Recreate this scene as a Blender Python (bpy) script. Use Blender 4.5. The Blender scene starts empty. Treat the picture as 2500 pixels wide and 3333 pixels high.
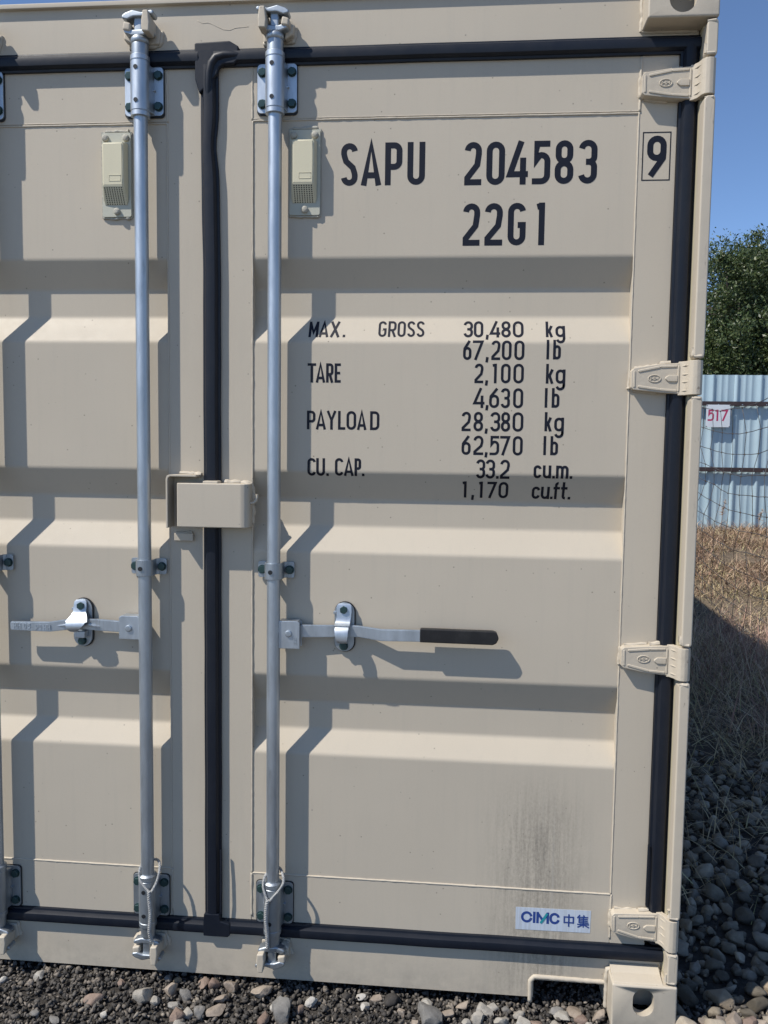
import bpy, bmesh, math, random
import numpy as np
from mathutils import Vector, Matrix, noise

random.seed(7)
RNG = np.random.default_rng(11)
scene = bpy.context.scene
COL = scene.collection
R = math.radians

# ------------------------------------------------------------------ camera
cam_d = bpy.data.cameras.new("camera")
cam = bpy.data.objects.new("camera", cam_d)
COL.objects.link(cam)
yaw, pitch, roll = -8.76521932e-02, -7.73999644e-02, 1.35030783e-02
fwd = Vector((math.sin(yaw) * math.cos(pitch), math.cos(yaw) * math.cos(pitch), math.sin(pitch)))
rt = Vector((math.cos(yaw), -math.sin(yaw), 0.0))
up = rt.cross(fwd)
r2 = rt * math.cos(roll) + up * math.sin(roll)
u2 = -rt * math.sin(roll) + up * math.cos(roll)
m = Matrix((r2, u2, -fwd)).transposed().to_4x4()
m.translation = Vector((0.63489, -2.01970, 1.46740))
cam.matrix_world = m
cam_d.sensor_fit = 'VERTICAL'
cam_d.sensor_height = 24.0
cam_d.lens = 2652.56 / 3333.0 * 24.0
cam_d.clip_start = 0.05
cam_d.clip_end = 3000.0
scene.camera = cam

# ------------------------------------------------------------------ sky and sun
SUN_DIR = Vector((-1.56, -1.0, 2.30)).normalized()
world = bpy.data.worlds.new("World")
scene.world = world
world.use_nodes = True
wn = world.node_tree
bg = wn.nodes["Background"]
sky = wn.nodes.new("ShaderNodeTexSky")
sky.sky_type = 'NISHITA'
sky.sun_disc = False
sky.sun_elevation = math.asin(SUN_DIR.z)
sky.sun_rotation = math.atan2(SUN_DIR.x, SUN_DIR.y) % (2 * math.pi)
sky.altitude = 1800.0
sky.air_density = 0.88
sky.dust_density = 0.15
sky.ozone_density = 4.5
wn.links.new(sky.outputs[0], bg.inputs[0])
bg.inputs[1].default_value = 0.11

sun_d = bpy.data.lights.new("sun", 'SUN')
sun_d.energy = 3.5
sun_d.angle = R(0.53)
sun_d.color = (1.0, 0.945, 0.865)
sun = bpy.data.objects.new("sun", sun_d)
sun.rotation_euler = SUN_DIR.to_track_quat('Z', 'Y').to_euler()
sun.location = (-6, -4, 9)
COL.objects.link(sun)

scene.view_settings.view_transform = 'Standard'
scene.view_settings.look = 'None'
scene.view_settings.exposure = 0.60
scene.view_settings.gamma = 1.0
scene.view_settings.use_curve_mapping = False
scene.render.engine = 'CYCLES'


# ------------------------------------------------------------------ materials
def srgb(r, g, b):
    return tuple(((c / 255.0) / 12.92 if c / 255.0 <= 0.04045 else ((c / 255.0 + 0.055) / 1.055) ** 2.4) for c in (r, g, b)) + (1.0,)


class Mat:
    def __init__(self, name, color, rough=0.5, metal=0.0, spec=0.5):
        self.m = bpy.data.materials.new(name)
        self.m.use_nodes = True
        self.t = self.m.node_tree
        self.b = self.t.nodes["Principled BSDF"]
        c = tuple(color) if len(color) == 4 else tuple(color) + (1.0,)
        self.b.inputs["Base Color"].default_value = c
        self.b.inputs["Roughness"].default_value = rough
        self.b.inputs["Metallic"].default_value = metal
        self.b.inputs["Specular IOR Level"].default_value = spec
        self.color = None
        self.c = c
        self.coord = self.t.nodes.new("ShaderNodeTexCoord").outputs["Object"]

    def n(self, kind, **kw):
        nd = self.t.nodes.new(kind)
        for k, v in kw.items():
            if k in nd.inputs:
                nd.inputs[k].default_value = v
            else:
                setattr(nd, k, v)
        return nd

    def l(self, a, b):
        self.t.links.new(a, b)

    def noise(self, scale, detail=4, rough=0.55, stretch=None, fac=True):
        co = self.coord
        if stretch:
            mp = self.n("ShaderNodeMapping")
            mp.inputs["Scale"].default_value = stretch
            self.l(co, mp.inputs[0])
            co = mp.outputs[0]
        nd = self.n("ShaderNodeTexNoise", Scale=scale, Detail=detail, Roughness=rough)
        self.l(co, nd.inputs["Vector"])
        return nd.outputs["Fac" if fac else "Color"]

    def ramp(self, fac, stops):
        nd = self.n("ShaderNodeValToRGB")
        el = nd.color_ramp.elements
        while len(el) > 1:
            el.remove(el[-1])
        el[0].position = stops[0][0]
        el[0].color = stops[0][1] if len(stops[0][1]) == 4 else tuple(stops[0][1]) + (1,)
        for p, c in stops[1:]:
            e = el.new(p)
            e.color = c if len(c) == 4 else tuple(c) + (1,)
        self.l(fac, nd.inputs[0])
        return nd.outputs[0]

    def g(self, fac, a, b):
        return self.ramp(fac, [(a, (0, 0, 0)), (b, (1, 1, 1))])

    def mul(self, a, b, op='MULTIPLY'):
        nd = self.n("ShaderNodeMath", operation=op)
        for i, s in enumerate((a, b)):
            if isinstance(s, (int, float)):
                nd.inputs[i].default_value = s
            else:
                self.l(s, nd.inputs[i])
        return nd.outputs[0]

    def mix(self, fac, a, b, blend='MIX'):
        nd = self.n("ShaderNodeMix", data_type='RGBA', blend_type=blend)
        if isinstance(fac, (int, float)):
            nd.inputs[0].default_value = fac
        else:
            self.l(fac, nd.inputs[0])
        for i, s in ((6, a), (7, b)):
            if isinstance(s, tuple):
                nd.inputs[i].default_value = s if len(s) == 4 else s + (1.0,)
            else:
                self.l(s, nd.inputs[i])
        return nd.outputs[2]

    def setc(self, sock):
        self.color = sock
        self.l(sock, self.b.inputs["Base Color"])

    def cur(self):
        return self.color if self.color is not None else self.c

    def bump(self, sock, strength, dist):
        nd = self.n("ShaderNodeBump", Strength=strength, Distance=dist)
        self.l(sock, nd.inputs["Height"])
        prev = self.b.inputs["Normal"].links
        if prev:
            self.l(prev[0].from_socket, nd.inputs["Normal"])
        self.l(nd.outputs[0], self.b.inputs["Normal"])

    def rough(self, sock, lo, hi):
        nd = self.n("ShaderNodeMapRange")
        self.l(sock, nd.inputs[0])
        nd.inputs[3].default_value = lo
        nd.inputs[4].default_value = hi
        self.l(nd.outputs[0], self.b.inputs["Roughness"])

    def sep(self):
        nd = self.n("ShaderNodeSeparateXYZ")
        self.l(self.coord, nd.inputs[0])
        return nd.outputs

    def rng(self, sock, a, b, lo=0.0, hi=1.0):
        nd = self.n("ShaderNodeMapRange", interpolation_type='SMOOTHSTEP')
        self.l(sock, nd.inputs[0])
        for i, v in ((1, a), (2, b), (3, lo), (4, hi)):
            nd.inputs[i].default_value = v
        return nd.outputs[0]


PAINT = (0.482, 0.426, 0.340)


def paint_material(name, col, dirt=1.0, streak=False, lump=0.0, worn=False):
    M = Mat(name, col, 0.5, 0, 0.32)
    big = M.noise(2.3, 3, 0.5)
    c = M.mix(M.g(big, 0.3, 0.75), tuple(x * 0.965 for x in col), tuple(min(1, x * 1.03) for x in col))
    # vertical washing marks left by rain
    w = M.noise(9, 4, 0.6, stretch=(6, 6, 0.35))
    c = M.mix(M.mul(M.g(w, 0.52, 0.78), 0.10 * dirt), c, (0.30, 0.285, 0.25))
    # small specks of splashed dirt
    vo = M.n("ShaderNodeTexVoronoi", Scale=34.0)
    vo.inputs["Randomness"].default_value = 1.0
    M.l(M.coord, vo.inputs["Vector"])
    spots = M.ramp(vo.outputs["Distance"], [(0.0, (1, 1, 1)), (0.045, (1, 1, 1)), (0.085, (0, 0, 0))])
    pick = M.g(M.noise(11, 3, 0.6), 0.43, 0.53)
    c = M.mix(M.mul(M.mul(spots, pick), 0.6 * dirt), c, (0.12, 0.105, 0.085))
    fine = M.noise(420, 2, 0.5)
    c = M.mix(M.mul(M.g(fine, 0.55, 0.8), 0.12), c, (0.25, 0.23, 0.2))
    if streak:
        s = M.sep()
        wob = M.noise(5.0, 4, 0.6)
        xx = M.mul(s[0], M.mul(M.mul(wob, 0.5, 'SUBTRACT'), 0.10), 'ADD')
        band = M.mul(M.rng(xx, 0.68, 0.88), M.rng(xx, 0.88, 1.06, 1.0, 0.0))
        vert = M.mul(M.rng(s[2], 0.69, 0.42), M.rng(s[2], -0.02, 0.06))
        st = M.noise(80, 6, 0.74, stretch=(1.5, 1, 0.09))
        gr = M.noise(150, 5, 0.8, stretch=(1.1, 1, 0.75))
        bl = M.noise(9, 3, 0.6, stretch=(1.3, 1, 0.5))
        tex = M.mul(M.mul(M.mul(st, 0.46), M.mul(gr, 0.36), 'ADD'), M.mul(bl, 0.18), 'ADD')
        msk = M.mul(M.mul(band, vert), M.g(tex, 0.41, 0.62))
        c = M.mix(M.mul(msk, 0.80), c, (0.145, 0.132, 0.112))
        drip = M.g(M.noise(36, 3, 0.5, stretch=(2.2, 1, 0.05)), 0.60, 0.68)
        c = M.mix(M.mul(M.mul(M.mul(band, vert), drip), 0.4), c, (0.45, 0.42, 0.36))
        low = M.mul(M.rng(s[2], 0.16, 0.0), M.g(M.noise(22, 5, 0.7), 0.38, 0.72))
        c = M.mix(M.mul(low, 0.5), c, (0.25, 0.225, 0.19))
    M.setc(c)
    M.rough(M.noise(30, 4, 0.6), 0.46, 0.66)
    M.bump(M.noise(260, 2, 0.5), 0.10, 0.0012)
    M.bump(M.noise(3.2, 2, 0.5), 0.16, 0.010)
    if worn:
        wn1 = M.g(M.noise(16, 6, 0.72), 0.52, 0.74)
        c2 = M.mix(M.mul(wn1, 0.34), M.cur(), (0.24, 0.21, 0.17))
        wn2 = M.g(M.noise(46, 5, 0.7), 0.66, 0.71)
        c2 = M.mix(M.mul(wn2, 0.7), c2, (0.14, 0.10, 0.075))
        M.setc(c2)
    if lump:
        M.bump(M.noise(45, 4, 0.6), lump, 0.004)
    return M.m


paint = paint_material("beige_container_paint", PAINT, streak=True)
paint_cast = paint_material("beige_paint_on_cast_steel", tuple(x * 1.01 for x in PAINT), 1.2, lump=0.16, worn=True)
paint_weld = paint_material("beige_paint_on_weld", tuple(x * 1.02 for x in PAINT), 0.6, lump=0.3)
paint_post = paint_material("beige_paint_on_corner_post", tuple(x * 1.0 for x in PAINT), 0.8)


def scuffed_post():
    M = Mat("beige_post_paint_with_black_scuffs", PAINT, 0.42, 0, 0.4)
    big = M.noise(3, 3)
    c = M.mix(M.g(big, 0.3, 0.7), tuple(x * 0.96 for x in PAINT), tuple(x * 1.03 for x in PAINT))
    s = M.sep()
    sc = M.noise(26, 6, 0.75, stretch=(3, 1, 0.22))
    edge = M.rng(s[0], 1.202, 1.219)
    c = M.mix(M.mul(M.mul(M.g(sc, 0.60, 0.66), edge), 0.75), c, (0.10, 0.095, 0.09))
    chip = M.noise(70, 3, 0.6, stretch=(1, 1, 0.3))
    c = M.mix(M.mul(M.g(chip, 0.68, 0.72), 0.6), c, (0.13, 0.11, 0.09))
    M.setc(c)
    M.bump(M.noise(300, 2, 0.5), 0.12, 0.001)
    M.bump(M.noise(14, 3, 0.6), 0.25, 0.004)
    return M.m


post_mat = scuffed_post()
inner_post_mat = paint_material("yellowish_inner_post_paint", (0.50, 0.445, 0.31), 0.8)  # slightly yellower tone than the other beige paint
cream = paint_material("cream_vent_plastic", (0.60, 0.555, 0.40), 0.35)
cream_plate = paint_material("grey_green_vent_plate", (0.46, 0.455, 0.375), 0.5)
M = Mat("beige_sealant", (0.38, 0.36, 0.30), 0.7)
M.bump(M.noise(120, 4), 0.8, 0.003)
sealant = M.m


def zinc_material(name, col, lo, hi, metal=1.0):
    M = Mat(name, col, 0.35, metal)
    n1 = M.noise(38, 5, 0.65, stretch=(1, 1, 0.25))
    c = M.mix(M.g(n1, 0.35, 0.7), tuple(x * 0.86 for x in col), tuple(min(1, x * 1.08) for x in col))
    gr = M.g(M.noise(60, 5, 0.7, stretch=(1, 1, 0.12)), 0.58, 0.74)
    c = M.mix(M.mul(gr, 0.45), c, (0.20, 0.18, 0.16))
    mo = M.g(M.noise(5, 5, 0.65, stretch=(1, 1, 0.4)), 0.40, 0.70)
    c = M.mix(M.mul(mo, 0.30), c, tuple(x * 0.62 for x in col))
    M.setc(c)
    M.rough(n1, lo, hi)
    M.bump(M.noise(300, 3, 0.6), 0.10, 0.0006)
    return M.m


zinc = zinc_material("galvanized_steel", (0.50, 0.545, 0.59), 0.38, 0.56, 0.90)
zinc_dull = zinc_material("dull_galvanized_steel", (0.40, 0.44, 0.475), 0.40, 0.58, 0.88)
M = Mat("dark_green_bolt", (0.028, 0.062, 0.062), 0.38, 0.35)
M.bump(M.noise(200, 2), 0.2, 0.001)
bolt_mat = M.m
M = Mat("black_recess_screw", (0.012, 0.013, 0.015), 0.5)
M.bump(M.noise(500, 2), 0.2, 0.0005)
screw_mat = M.m


def rubber_material(name, col, dust):
    M = Mat(name, col, 0.5, 0, 0.34)
    d = M.g(M.noise(14, 6, 0.75, stretch=(1, 1, 0.5)), 0.45, 0.85)
    c = M.mix(M.mul(d, dust), col, (0.14, 0.135, 0.125))
    M.setc(c)
    M.rough(M.noise(40, 4, 0.6), 0.36, 0.58)
    M.bump(M.noise(60, 4, 0.6), 0.12, 0.002)
    return M.m


rubber = rubber_material("black_door_seal_rubber", (0.0055, 0.0085, 0.016), 0.05)
grip_mat = rubber_material("black_handle_grip_rubber", (0.014, 0.014, 0.015), 0.22)
M = Mat("navy_black_lettering_film", (0.0075, 0.009, 0.017), 0.5, 0, 0.25)
M.setc(M.mix(M.mul(M.g(M.noise(180, 4, 0.7), 0.62, 0.75), 0.4), (0.0075, 0.009, 0.017), (0.09, 0.085, 0.08)))
ink = M.m
M = Mat("pale_blue_sticker", (0.50, 0.60, 0.74), 0.5)
st = M.noise(70, 6, 0.7, stretch=(1.8, 1, 0.08))
c = M.mix(M.mul(M.g(st, 0.45, 0.72), 0.5), (0.50, 0.56, 0.64), (0.30, 0.30, 0.29))
c = M.mix(M.mul(M.g(M.noise(50, 3, 0.6, stretch=(2, 1, 0.1)), 0.62, 0.7), 0.5), c, (0.62, 0.62, 0.58))
M.setc(c)
sticker_mat = M.m
M = Mat("blue_sticker_print", (0.020, 0.052, 0.22), 0.5)
M.setc(M.mix(M.mul(M.g(M.noise(70, 6, 0.7, stretch=(1.8, 1, 0.08)), 0.5, 0.75), 0.4), (0.018, 0.05, 0.22), (0.16, 0.18, 0.26)))
blue_ink = M.m
teal_ink = Mat("teal_sticker_print", (0.02, 0.26, 0.30), 0.5).m
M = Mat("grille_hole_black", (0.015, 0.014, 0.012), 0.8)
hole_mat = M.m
M = Mat("grey_polypropylene_rope", (0.50, 0.49, 0.46), 0.75)
M.setc(M.mix(M.g(M.noise(160, 4, 0.7), 0.4, 0.7), (0.40, 0.40, 0.385), (0.20, 0.195, 0.185)))
rope_mat = M.m
M = Mat("pale_blue_fence_steel", (0.60, 0.70, 0.765), 0.38, 0, 0.5)
c = M.mix(M.g(M.noise(1.6, 4, 0.6), 0.35, 0.7), (0.345, 0.465, 0.525), (0.41, 0.52, 0.575))
c = M.mix(M.mul(M.g(M.noise(8, 5, 0.7, stretch=(3, 3, 0.2)), 0.55, 0.8), 0.25), c, (0.38, 0.40, 0.40))
M.setc(c)
fence_mat = M.m
M = Mat("brown_fence_rail", (0.045, 0.027, 0.026), 0.6)
M.setc(M.mix(M.g(M.noise(9, 5, 0.7), 0.4, 0.75), (0.030, 0.019, 0.020), (0.055, 0.034, 0.031)))
rail_mat = M.m
M = Mat("weathered_fence_wire", (0.15, 0.14, 0.135), 0.55, 0.5)
M.setc(M.mix(M.g(M.noise(6, 4, 0.7), 0.4, 0.65), (0.13, 0.128, 0.125), (0.075, 0.05, 0.038)))
wire_mat = M.m
M = Mat("green_steel_post", (0.03, 0.06, 0.04), 0.6)
M.bump(M.noise(90, 3), 0.2, 0.002)
tpost_mat = M.m
M = Mat("white_sign_plate", (0.60, 0.64, 0.68), 0.4)
M.setc(M.mix(M.g(M.noise(7, 4), 0.4, 0.7), (0.58, 0.62, 0.66), (0.64, 0.67, 0.70)))
sign_mat = M.m
M = Mat("magenta_red_sign_print", (0.38, 0.030, 0.10), 0.45)
M.setc(M.mix(M.g(M.noise(30, 4), 0.5, 0.8), (0.40, 0.030, 0.10), (0.33, 0.05, 0.12)))
red_ink = M.m


def stone_material(name, stops, bumps=0.5, scale=55):
    M = Mat(name, (0.3, 0.3, 0.3), 0.85, 0, 0.3)
    geo = M.n("ShaderNodeNewGeometry")
    oi = M.n("ShaderNodeObjectInfo")
    r = M.mul(M.mul(geo.outputs["Random Per Island"], oi.outputs["Random"], 'ADD'), 1.0, 'MODULO')
    base = M.ramp(r, stops)
    co = M.n("ShaderNodeTexNoise", Scale=float(scale), Detail=6.0, Roughness=0.7)
    M.l(geo.outputs["Position"], co.inputs["Vector"])
    k = M.g(co.outputs[0], 0.3, 0.72)
    dk = M.n("ShaderNodeMix", data_type='RGBA', blend_type='MULTIPLY')
    dk.inputs[0].default_value = 0.75
    M.l(base, dk.inputs[6])
    M.l(M.ramp(k, [(0, (0.62, 0.60, 0.57)), (1, (1.1, 1.08, 1.05))]), dk.inputs[7])
    # lichen-free dusty tops come from the dust the gravel throws up
    M.setc(dk.outputs[2])
    co2 = M.n("ShaderNodeTexNoise", Scale=float(scale) * 5, Detail=4.0, Roughness=0.7)
    M.l(geo.outputs["Position"], co2.inputs["Vector"])
    M.bump(co.outputs[0], bumps, 0.006)
    M.bump(co2.outputs[0], bumps * 0.8, 0.0015)
    return M.m


chip_mat = stone_material("dark_crushed_asphalt", [(0.0, (0.040, 0.038, 0.036)), (0.35, (0.078, 0.073, 0.068)), (0.68, (0.120, 0.111, 0.101)), (0.86, (0.17, 0.154, 0.135)), (0.96, (0.24, 0.21, 0.18)), (1.0, (0.30, 0.27, 0.23))], 0.5, 120)
pebble_mat = stone_material("grey_river_pebble", [(0.0, (0.086, 0.076, 0.060)), (0.25, (0.158, 0.141, 0.114)), (0.5, (0.224, 0.199, 0.158)), (0.7, (0.290, 0.237, 0.172)), (0.85, (0.264, 0.242, 0.206)), (1.0, (0.422, 0.365, 0.284))], 0.6, 45)
STONE = {
    'p': stone_material("pale_grey_limestone", [(0.0, (0.320, 0.300, 0.264)), (1.0, (0.376, 0.360, 0.328))]),
    't': stone_material("tan_stone", [(0.0, (0.279, 0.234, 0.193)), (1.0, (0.344, 0.295, 0.246))]),
    'b': stone_material("brown_stone", [(0.0, (0.204, 0.149, 0.123)), (1.0, (0.272, 0.208, 0.170))]),
    'y': stone_material("yellow_tan_stone", [(0.0, (0.304, 0.240, 0.152)), (1.0, (0.336, 0.264, 0.176))]),
    'g': stone_material("grey_stone", [(0.0, (0.184, 0.180, 0.172)), (1.0, (0.248, 0.240, 0.228))]),
    'w': stone_material("white_stone", [(0.0, (0.416, 0.400, 0.368)), (1.0, (0.464, 0.448, 0.416))]),
    'd': stone_material("dark_asphalt_lump", [(0.0, (0.05, 0.046, 0.043)), (1.0, (0.075, 0.07, 0.064))]),
}


def island_material(name, stops, rough=0.7, trans=0.0, spec=0.3):
    M = Mat(name, stops[0][1], rough, 0, spec)
    geo = M.n("ShaderNodeNewGeometry")
    c = M.ramp(geo.outputs["Random Per Island"], stops)
    M.setc(c)
    if trans:
        tr = M.n("ShaderNodeBsdfTranslucent")
        M.l(c, tr.inputs[0])
        mx = M.n("ShaderNodeMixShader")
        mx.inputs[0].default_value = trans
        out = [n for n in M.t.nodes if n.type == 'OUTPUT_MATERIAL'][0]
        M.l(M.b.outputs[0], mx.inputs[1])
        M.l(tr.outputs[0], mx.inputs[2])
        M.l(mx.outputs[0], out.inputs[0])
    return M.m


straw_mat = island_material("dry_straw", [(0.0, (0.10, 0.075, 0.05)), (0.25, (0.30, 0.225, 0.145)), (0.55, (0.50, 0.385, 0.225)), (0.8, (0.62, 0.51, 0.30)), (0.9, (0.34, 0.33, 0.14)), (1.0, (0.72, 0.61, 0.40))], 0.7, 0.15)
brown_mat = island_material("dry_brown_weed", [(0.0, (0.09, 0.052, 0.034)), (0.3, (0.27, 0.17, 0.115)), (0.7, (0.44, 0.30, 0.205)), (1.0, (0.60, 0.46, 0.32))], 0.8, 0.1)
red_mat = island_material("reddish_dry_weed", [(0.0, (0.20, 0.12, 0.095)), (0.35, (0.46, 0.28, 0.22)), (0.7, (0.58, 0.43, 0.32)), (1.0, (0.70, 0.60, 0.42))], 0.8, 0.1)
leaf_mat = island_material("oak_leaf", [(0.0, (0.026, 0.046, 0.014)), (0.4, (0.065, 0.095, 0.028)), (0.75, (0.110, 0.140, 0.046)), (1.0, (0.175, 0.195, 0.085))], 0.42, 0.25, 0.5)
leaf_dark_mat = island_material("dark_oak_leaf", [(0.0, (0.022, 0.042, 0.014)), (0.4, (0.055, 0.085, 0.027)), (0.75, (0.092, 0.124, 0.042)), (1.0, (0.150, 0.175, 0.075))], 0.42, 0.25, 0.5)
M = Mat("tree_bark", (0.055, 0.045, 0.037), 0.9)
M.bump(M.noise(14, 5, 0.7, stretch=(3, 3, 0.5)), 0.8, 0.03)
bark_mat = M.m

M = Mat("ground_soil", (0.1, 0.09, 0.08), 0.95, 0, 0.2)
s = M.sep()
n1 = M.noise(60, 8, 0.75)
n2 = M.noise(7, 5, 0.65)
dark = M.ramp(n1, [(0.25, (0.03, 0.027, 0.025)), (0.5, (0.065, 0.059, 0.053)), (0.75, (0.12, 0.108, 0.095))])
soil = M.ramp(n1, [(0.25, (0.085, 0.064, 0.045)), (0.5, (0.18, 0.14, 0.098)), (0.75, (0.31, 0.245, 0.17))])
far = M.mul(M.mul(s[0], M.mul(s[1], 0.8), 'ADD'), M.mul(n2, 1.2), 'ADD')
bounce_ground = M.ramp(n1, [(0.25, (0.14, 0.122, 0.098)), (0.5, (0.225, 0.20, 0.165)), (0.75, (0.30, 0.27, 0.228))])  # unseen ground behind the camera, made paler to bounce warm fill light
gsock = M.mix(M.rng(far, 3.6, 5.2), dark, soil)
M.setc(M.mix(M.rng(M.mul(s[1], M.mul(n2, 0.5), 'ADD'), -0.45, -1.1), gsock, bounce_ground))
M.bump(n1, 0.8, 0.02)
ground_mat = M.m


# ------------------------------------------------------------------ object helpers
def meta(o, label=None, cat=None, group=None, kind=None):
    if label:
        o["label"] = label
    if cat:
        o["category"] = cat
    if group:
        o["group"] = group
    if kind:
        o["kind"] = kind
    return o


def empty(name, loc, label, cat, group=None):
    o = bpy.data.objects.new(name, None)
    o.empty_display_size = 0.1
    COL.objects.link(o)
    o.location = loc
    return meta(o, label, cat, group)


def link_mesh(name, me, mat, parent=None):
    if mat is not None and not me.materials:
        me.materials.append(mat)
    o = bpy.data.objects.new(name, me)
    COL.objects.link(o)
    if parent is not None:
        o.parent = parent
        w = Matrix.Identity(4)
        p = parent
        while p is not None:
            w = p.matrix_basis @ w if p.parent is None else p.matrix_parent_inverse @ p.matrix_basis @ w
            p = p.parent
        o.matrix_parent_inverse = w.inverted()
    return o


def tri_object(name, V, F, mat, parent=None, smooth=False):
    """V (n,3), F (m,3 or 4) numpy arrays -> one mesh object."""
    me = bpy.data.meshes.new(name)
    V = np.asarray(V, dtype=np.float32)
    F = np.asarray(F, dtype=np.int32)
    k = F.shape[1]
    me.vertices.add(len(V))
    me.vertices.foreach_set("co", V.ravel())
    me.loops.add(F.size)
    me.loops.foreach_set("vertex_index", F.ravel())
    me.polygons.add(len(F))
    me.polygons.foreach_set("loop_start", np.arange(0, F.size, k, dtype=np.int32))
    if smooth:
        me.polygons.foreach_set("use_smooth", np.ones(len(F), dtype=bool))
    me.update(calc_edges=True)
    return link_mesh(name, me, mat, parent)


class B:
    """Collects shapes given in millimetres into one mesh object."""

    def __init__(self):
        self.bm = bmesh.new()

    def merge(self, bm2):
        me = bpy.data.meshes.new("tmp")
        bm2.to_mesh(me)
        bm2.free()
        self.bm.from_mesh(me)
        bpy.data.meshes.remove(me)

    def box(self, x0, x1, y0, y1, z0, z1, bev=0.0, seg=2):
        b = bmesh.new()
        vs = [b.verts.new((x, y, z)) for x in (x0, x1) for y in (y0, y1) for z in (z0, z1)]
        for f in ((0, 1, 3, 2), (4, 6, 7, 5), (0, 4, 5, 1), (2, 3, 7, 6), (0, 2, 6, 4), (1, 5, 7, 3)):
            b.faces.new([vs[i] for i in f])
        bmesh.ops.recalc_face_normals(b, faces=b.faces)
        if bev:
            bmesh.ops.bevel(b, geom=list(b.edges), offset=bev, segments=seg, profile=0.5, affect='EDGES')
        self.merge(b)
        return self

    def prism(self, pts, a0, a1, axis='y', bev=0.0, seg=2):
        """2-D outline extruded along an axis. axis y: pts=(x,z); x: (y,z); z: (x,y)."""
        def p3(p, a):
            return {'y': (p[0], a, p[1]), 'x': (a, p[0], p[1]), 'z': (p[0], p[1], a)}[axis]
        b = bmesh.new()
        A = [b.verts.new(p3(p, a0)) for p in pts]
        C = [b.verts.new(p3(p, a1)) for p in pts]
        n = len(pts)
        f0 = b.faces.new(A)
        f1 = b.faces.new(C)
        for i in range(n):
            b.faces.new((A[i], A[(i + 1) % n], C[(i + 1) % n], C[i]))
        bmesh.ops.recalc_face_normals(b, faces=b.faces)
        if bev:
            bmesh.ops.bevel(b, geom=list(b.edges), offset=bev, segments=seg, profile=0.5, affect='EDGES', clamp_overlap=True)
        self.merge(b)
        return self

    def tube(self, path, r, n=12, closed=False, wob=0.0, cap=True):
        pts = [Vector(p) for p in path]
        b = bmesh.new()
        rings = []
        N = len(pts)
        ref = None
        for i, p in enumerate(pts):
            if closed:
                d = pts[(i + 1) % N] - pts[i - 1]
            else:
                d = pts[min(i + 1, N - 1)] - pts[max(i - 1, 0)]
            d.normalize()
            if ref is None:
                ref = Vector((0, 0, 1)) if abs(d.z) < 0.9 else Vector((1, 0, 0))
            a = ref - d * ref.dot(d)
            a.normalize()
            ref = a
            c = d.cross(a)
            rr = r[i] if isinstance(r, (list, tuple)) else r
            if wob:
                rr *= 1 + random.uniform(-wob, wob)
            rings.append([b.verts.new(p + (a * math.cos(t) + c * math.sin(t)) * rr) for t in [2 * math.pi * k / n for k in range(n)]])
        M_ = N if closed else N - 1
        for i in range(M_):
            A, C = rings[i], rings[(i + 1) % N]
            for k in range(n):
                b.faces.new((A[k], A[(k + 1) % n], C[(k + 1) % n], C[k]))
        if cap and not closed:
            b.faces.new(rings[0][::-1])
            b.faces.new(rings[-1])
        bmesh.ops.recalc_face_normals(b, faces=b.faces)
        self.merge(b)
        return self

    def cyl(self, p0, p1, r, n=20, r1=None):
        return self.tube([p0, p1], [r, r if r1 is None else r1], n)

    def lathe(self, cx, cy, prof, n=24):
        """vertical turned shape, prof = [(radius, z)]"""
        return self.tube([(cx, cy, z) for _, z in prof], [q for q, _ in prof], n)

    def hexbolt(self, x, y0, z, r=10.5, h=9, washer=True):
        """hexagon head whose base lies on plane y0, pointing to -y"""
        a0 = random.uniform(0, 1)
        if washer:
            self.cyl((x, y0, z), (x, y0 - 2, z), r * 1.12, 18)
        self.prism([(x + r * math.cos(a0 + k * math.pi / 3), z + r * math.sin(a0 + k * math.pi / 3)) for k in range(6)], y0 - 2, y0 - h, 'y', bev=1.4, seg=2)
        return self

    def plate(self, x0, x1, z0, z1, y0, y1, rad, bev=0.8):
        pts = []
        for cx, cz, a in ((x1 - rad, z1 - rad, 0), (x0 + rad, z1 - rad, 90), (x0 + rad, z0 + rad, 180), (x1 - rad, z0 + rad, 270)):
            for k in range(6):
                t = R(a + 18 * k)
                pts.append((cx + rad * math.cos(t), cz + rad * math.sin(t)))
        return self.prism(pts, y0, y1, 'y', bev)

    def ribbon(self, path, thick, axis='x'):
        """bent strip: path of (y, z, half_width, x_centre) swept, width along x"""
        b = bmesh.new()
        P = [Vector((0, q[0], q[1])) for q in path]
        rows = []
        for i, q in enumerate(path):
            d = (P[min(i + 1, len(P) - 1)] - P[max(i - 1, 0)]).normalized()
            nrm = Vector((0, -d.z, d.y))
            if nrm.y > 0:
                nrm = -nrm
            w, xc = q[2], q[3]
            f = P[i] + nrm * (thick / 2)
            k = P[i] - nrm * (thick / 2)
            rows.append([b.verts.new((xc - w, f.y, f.z)), b.verts.new((xc, f.y - 0.8, f.z)), b.verts.new((xc + w, f.y, f.z)), b.verts.new((xc + w, k.y, k.z)), b.verts.new((xc - w, k.y, k.z))])
        for A, C in zip(rows, rows[1:]):
            for k in range(5):
                b.faces.new((A[k], A[(k + 1) % 5], C[(k + 1) % 5], C[k]))
        b.faces.new(rows[0])
        b.faces.new(rows[-1])
        bmesh.ops.recalc_face_normals(b, faces=b.faces)
        bmesh.ops.bevel(b, geom=[e for e in b.edges if e.calc_face_angle(0) > 0.9], offset=0.8, segments=2, affect='EDGES')
        self.merge(b)
        return self

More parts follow.
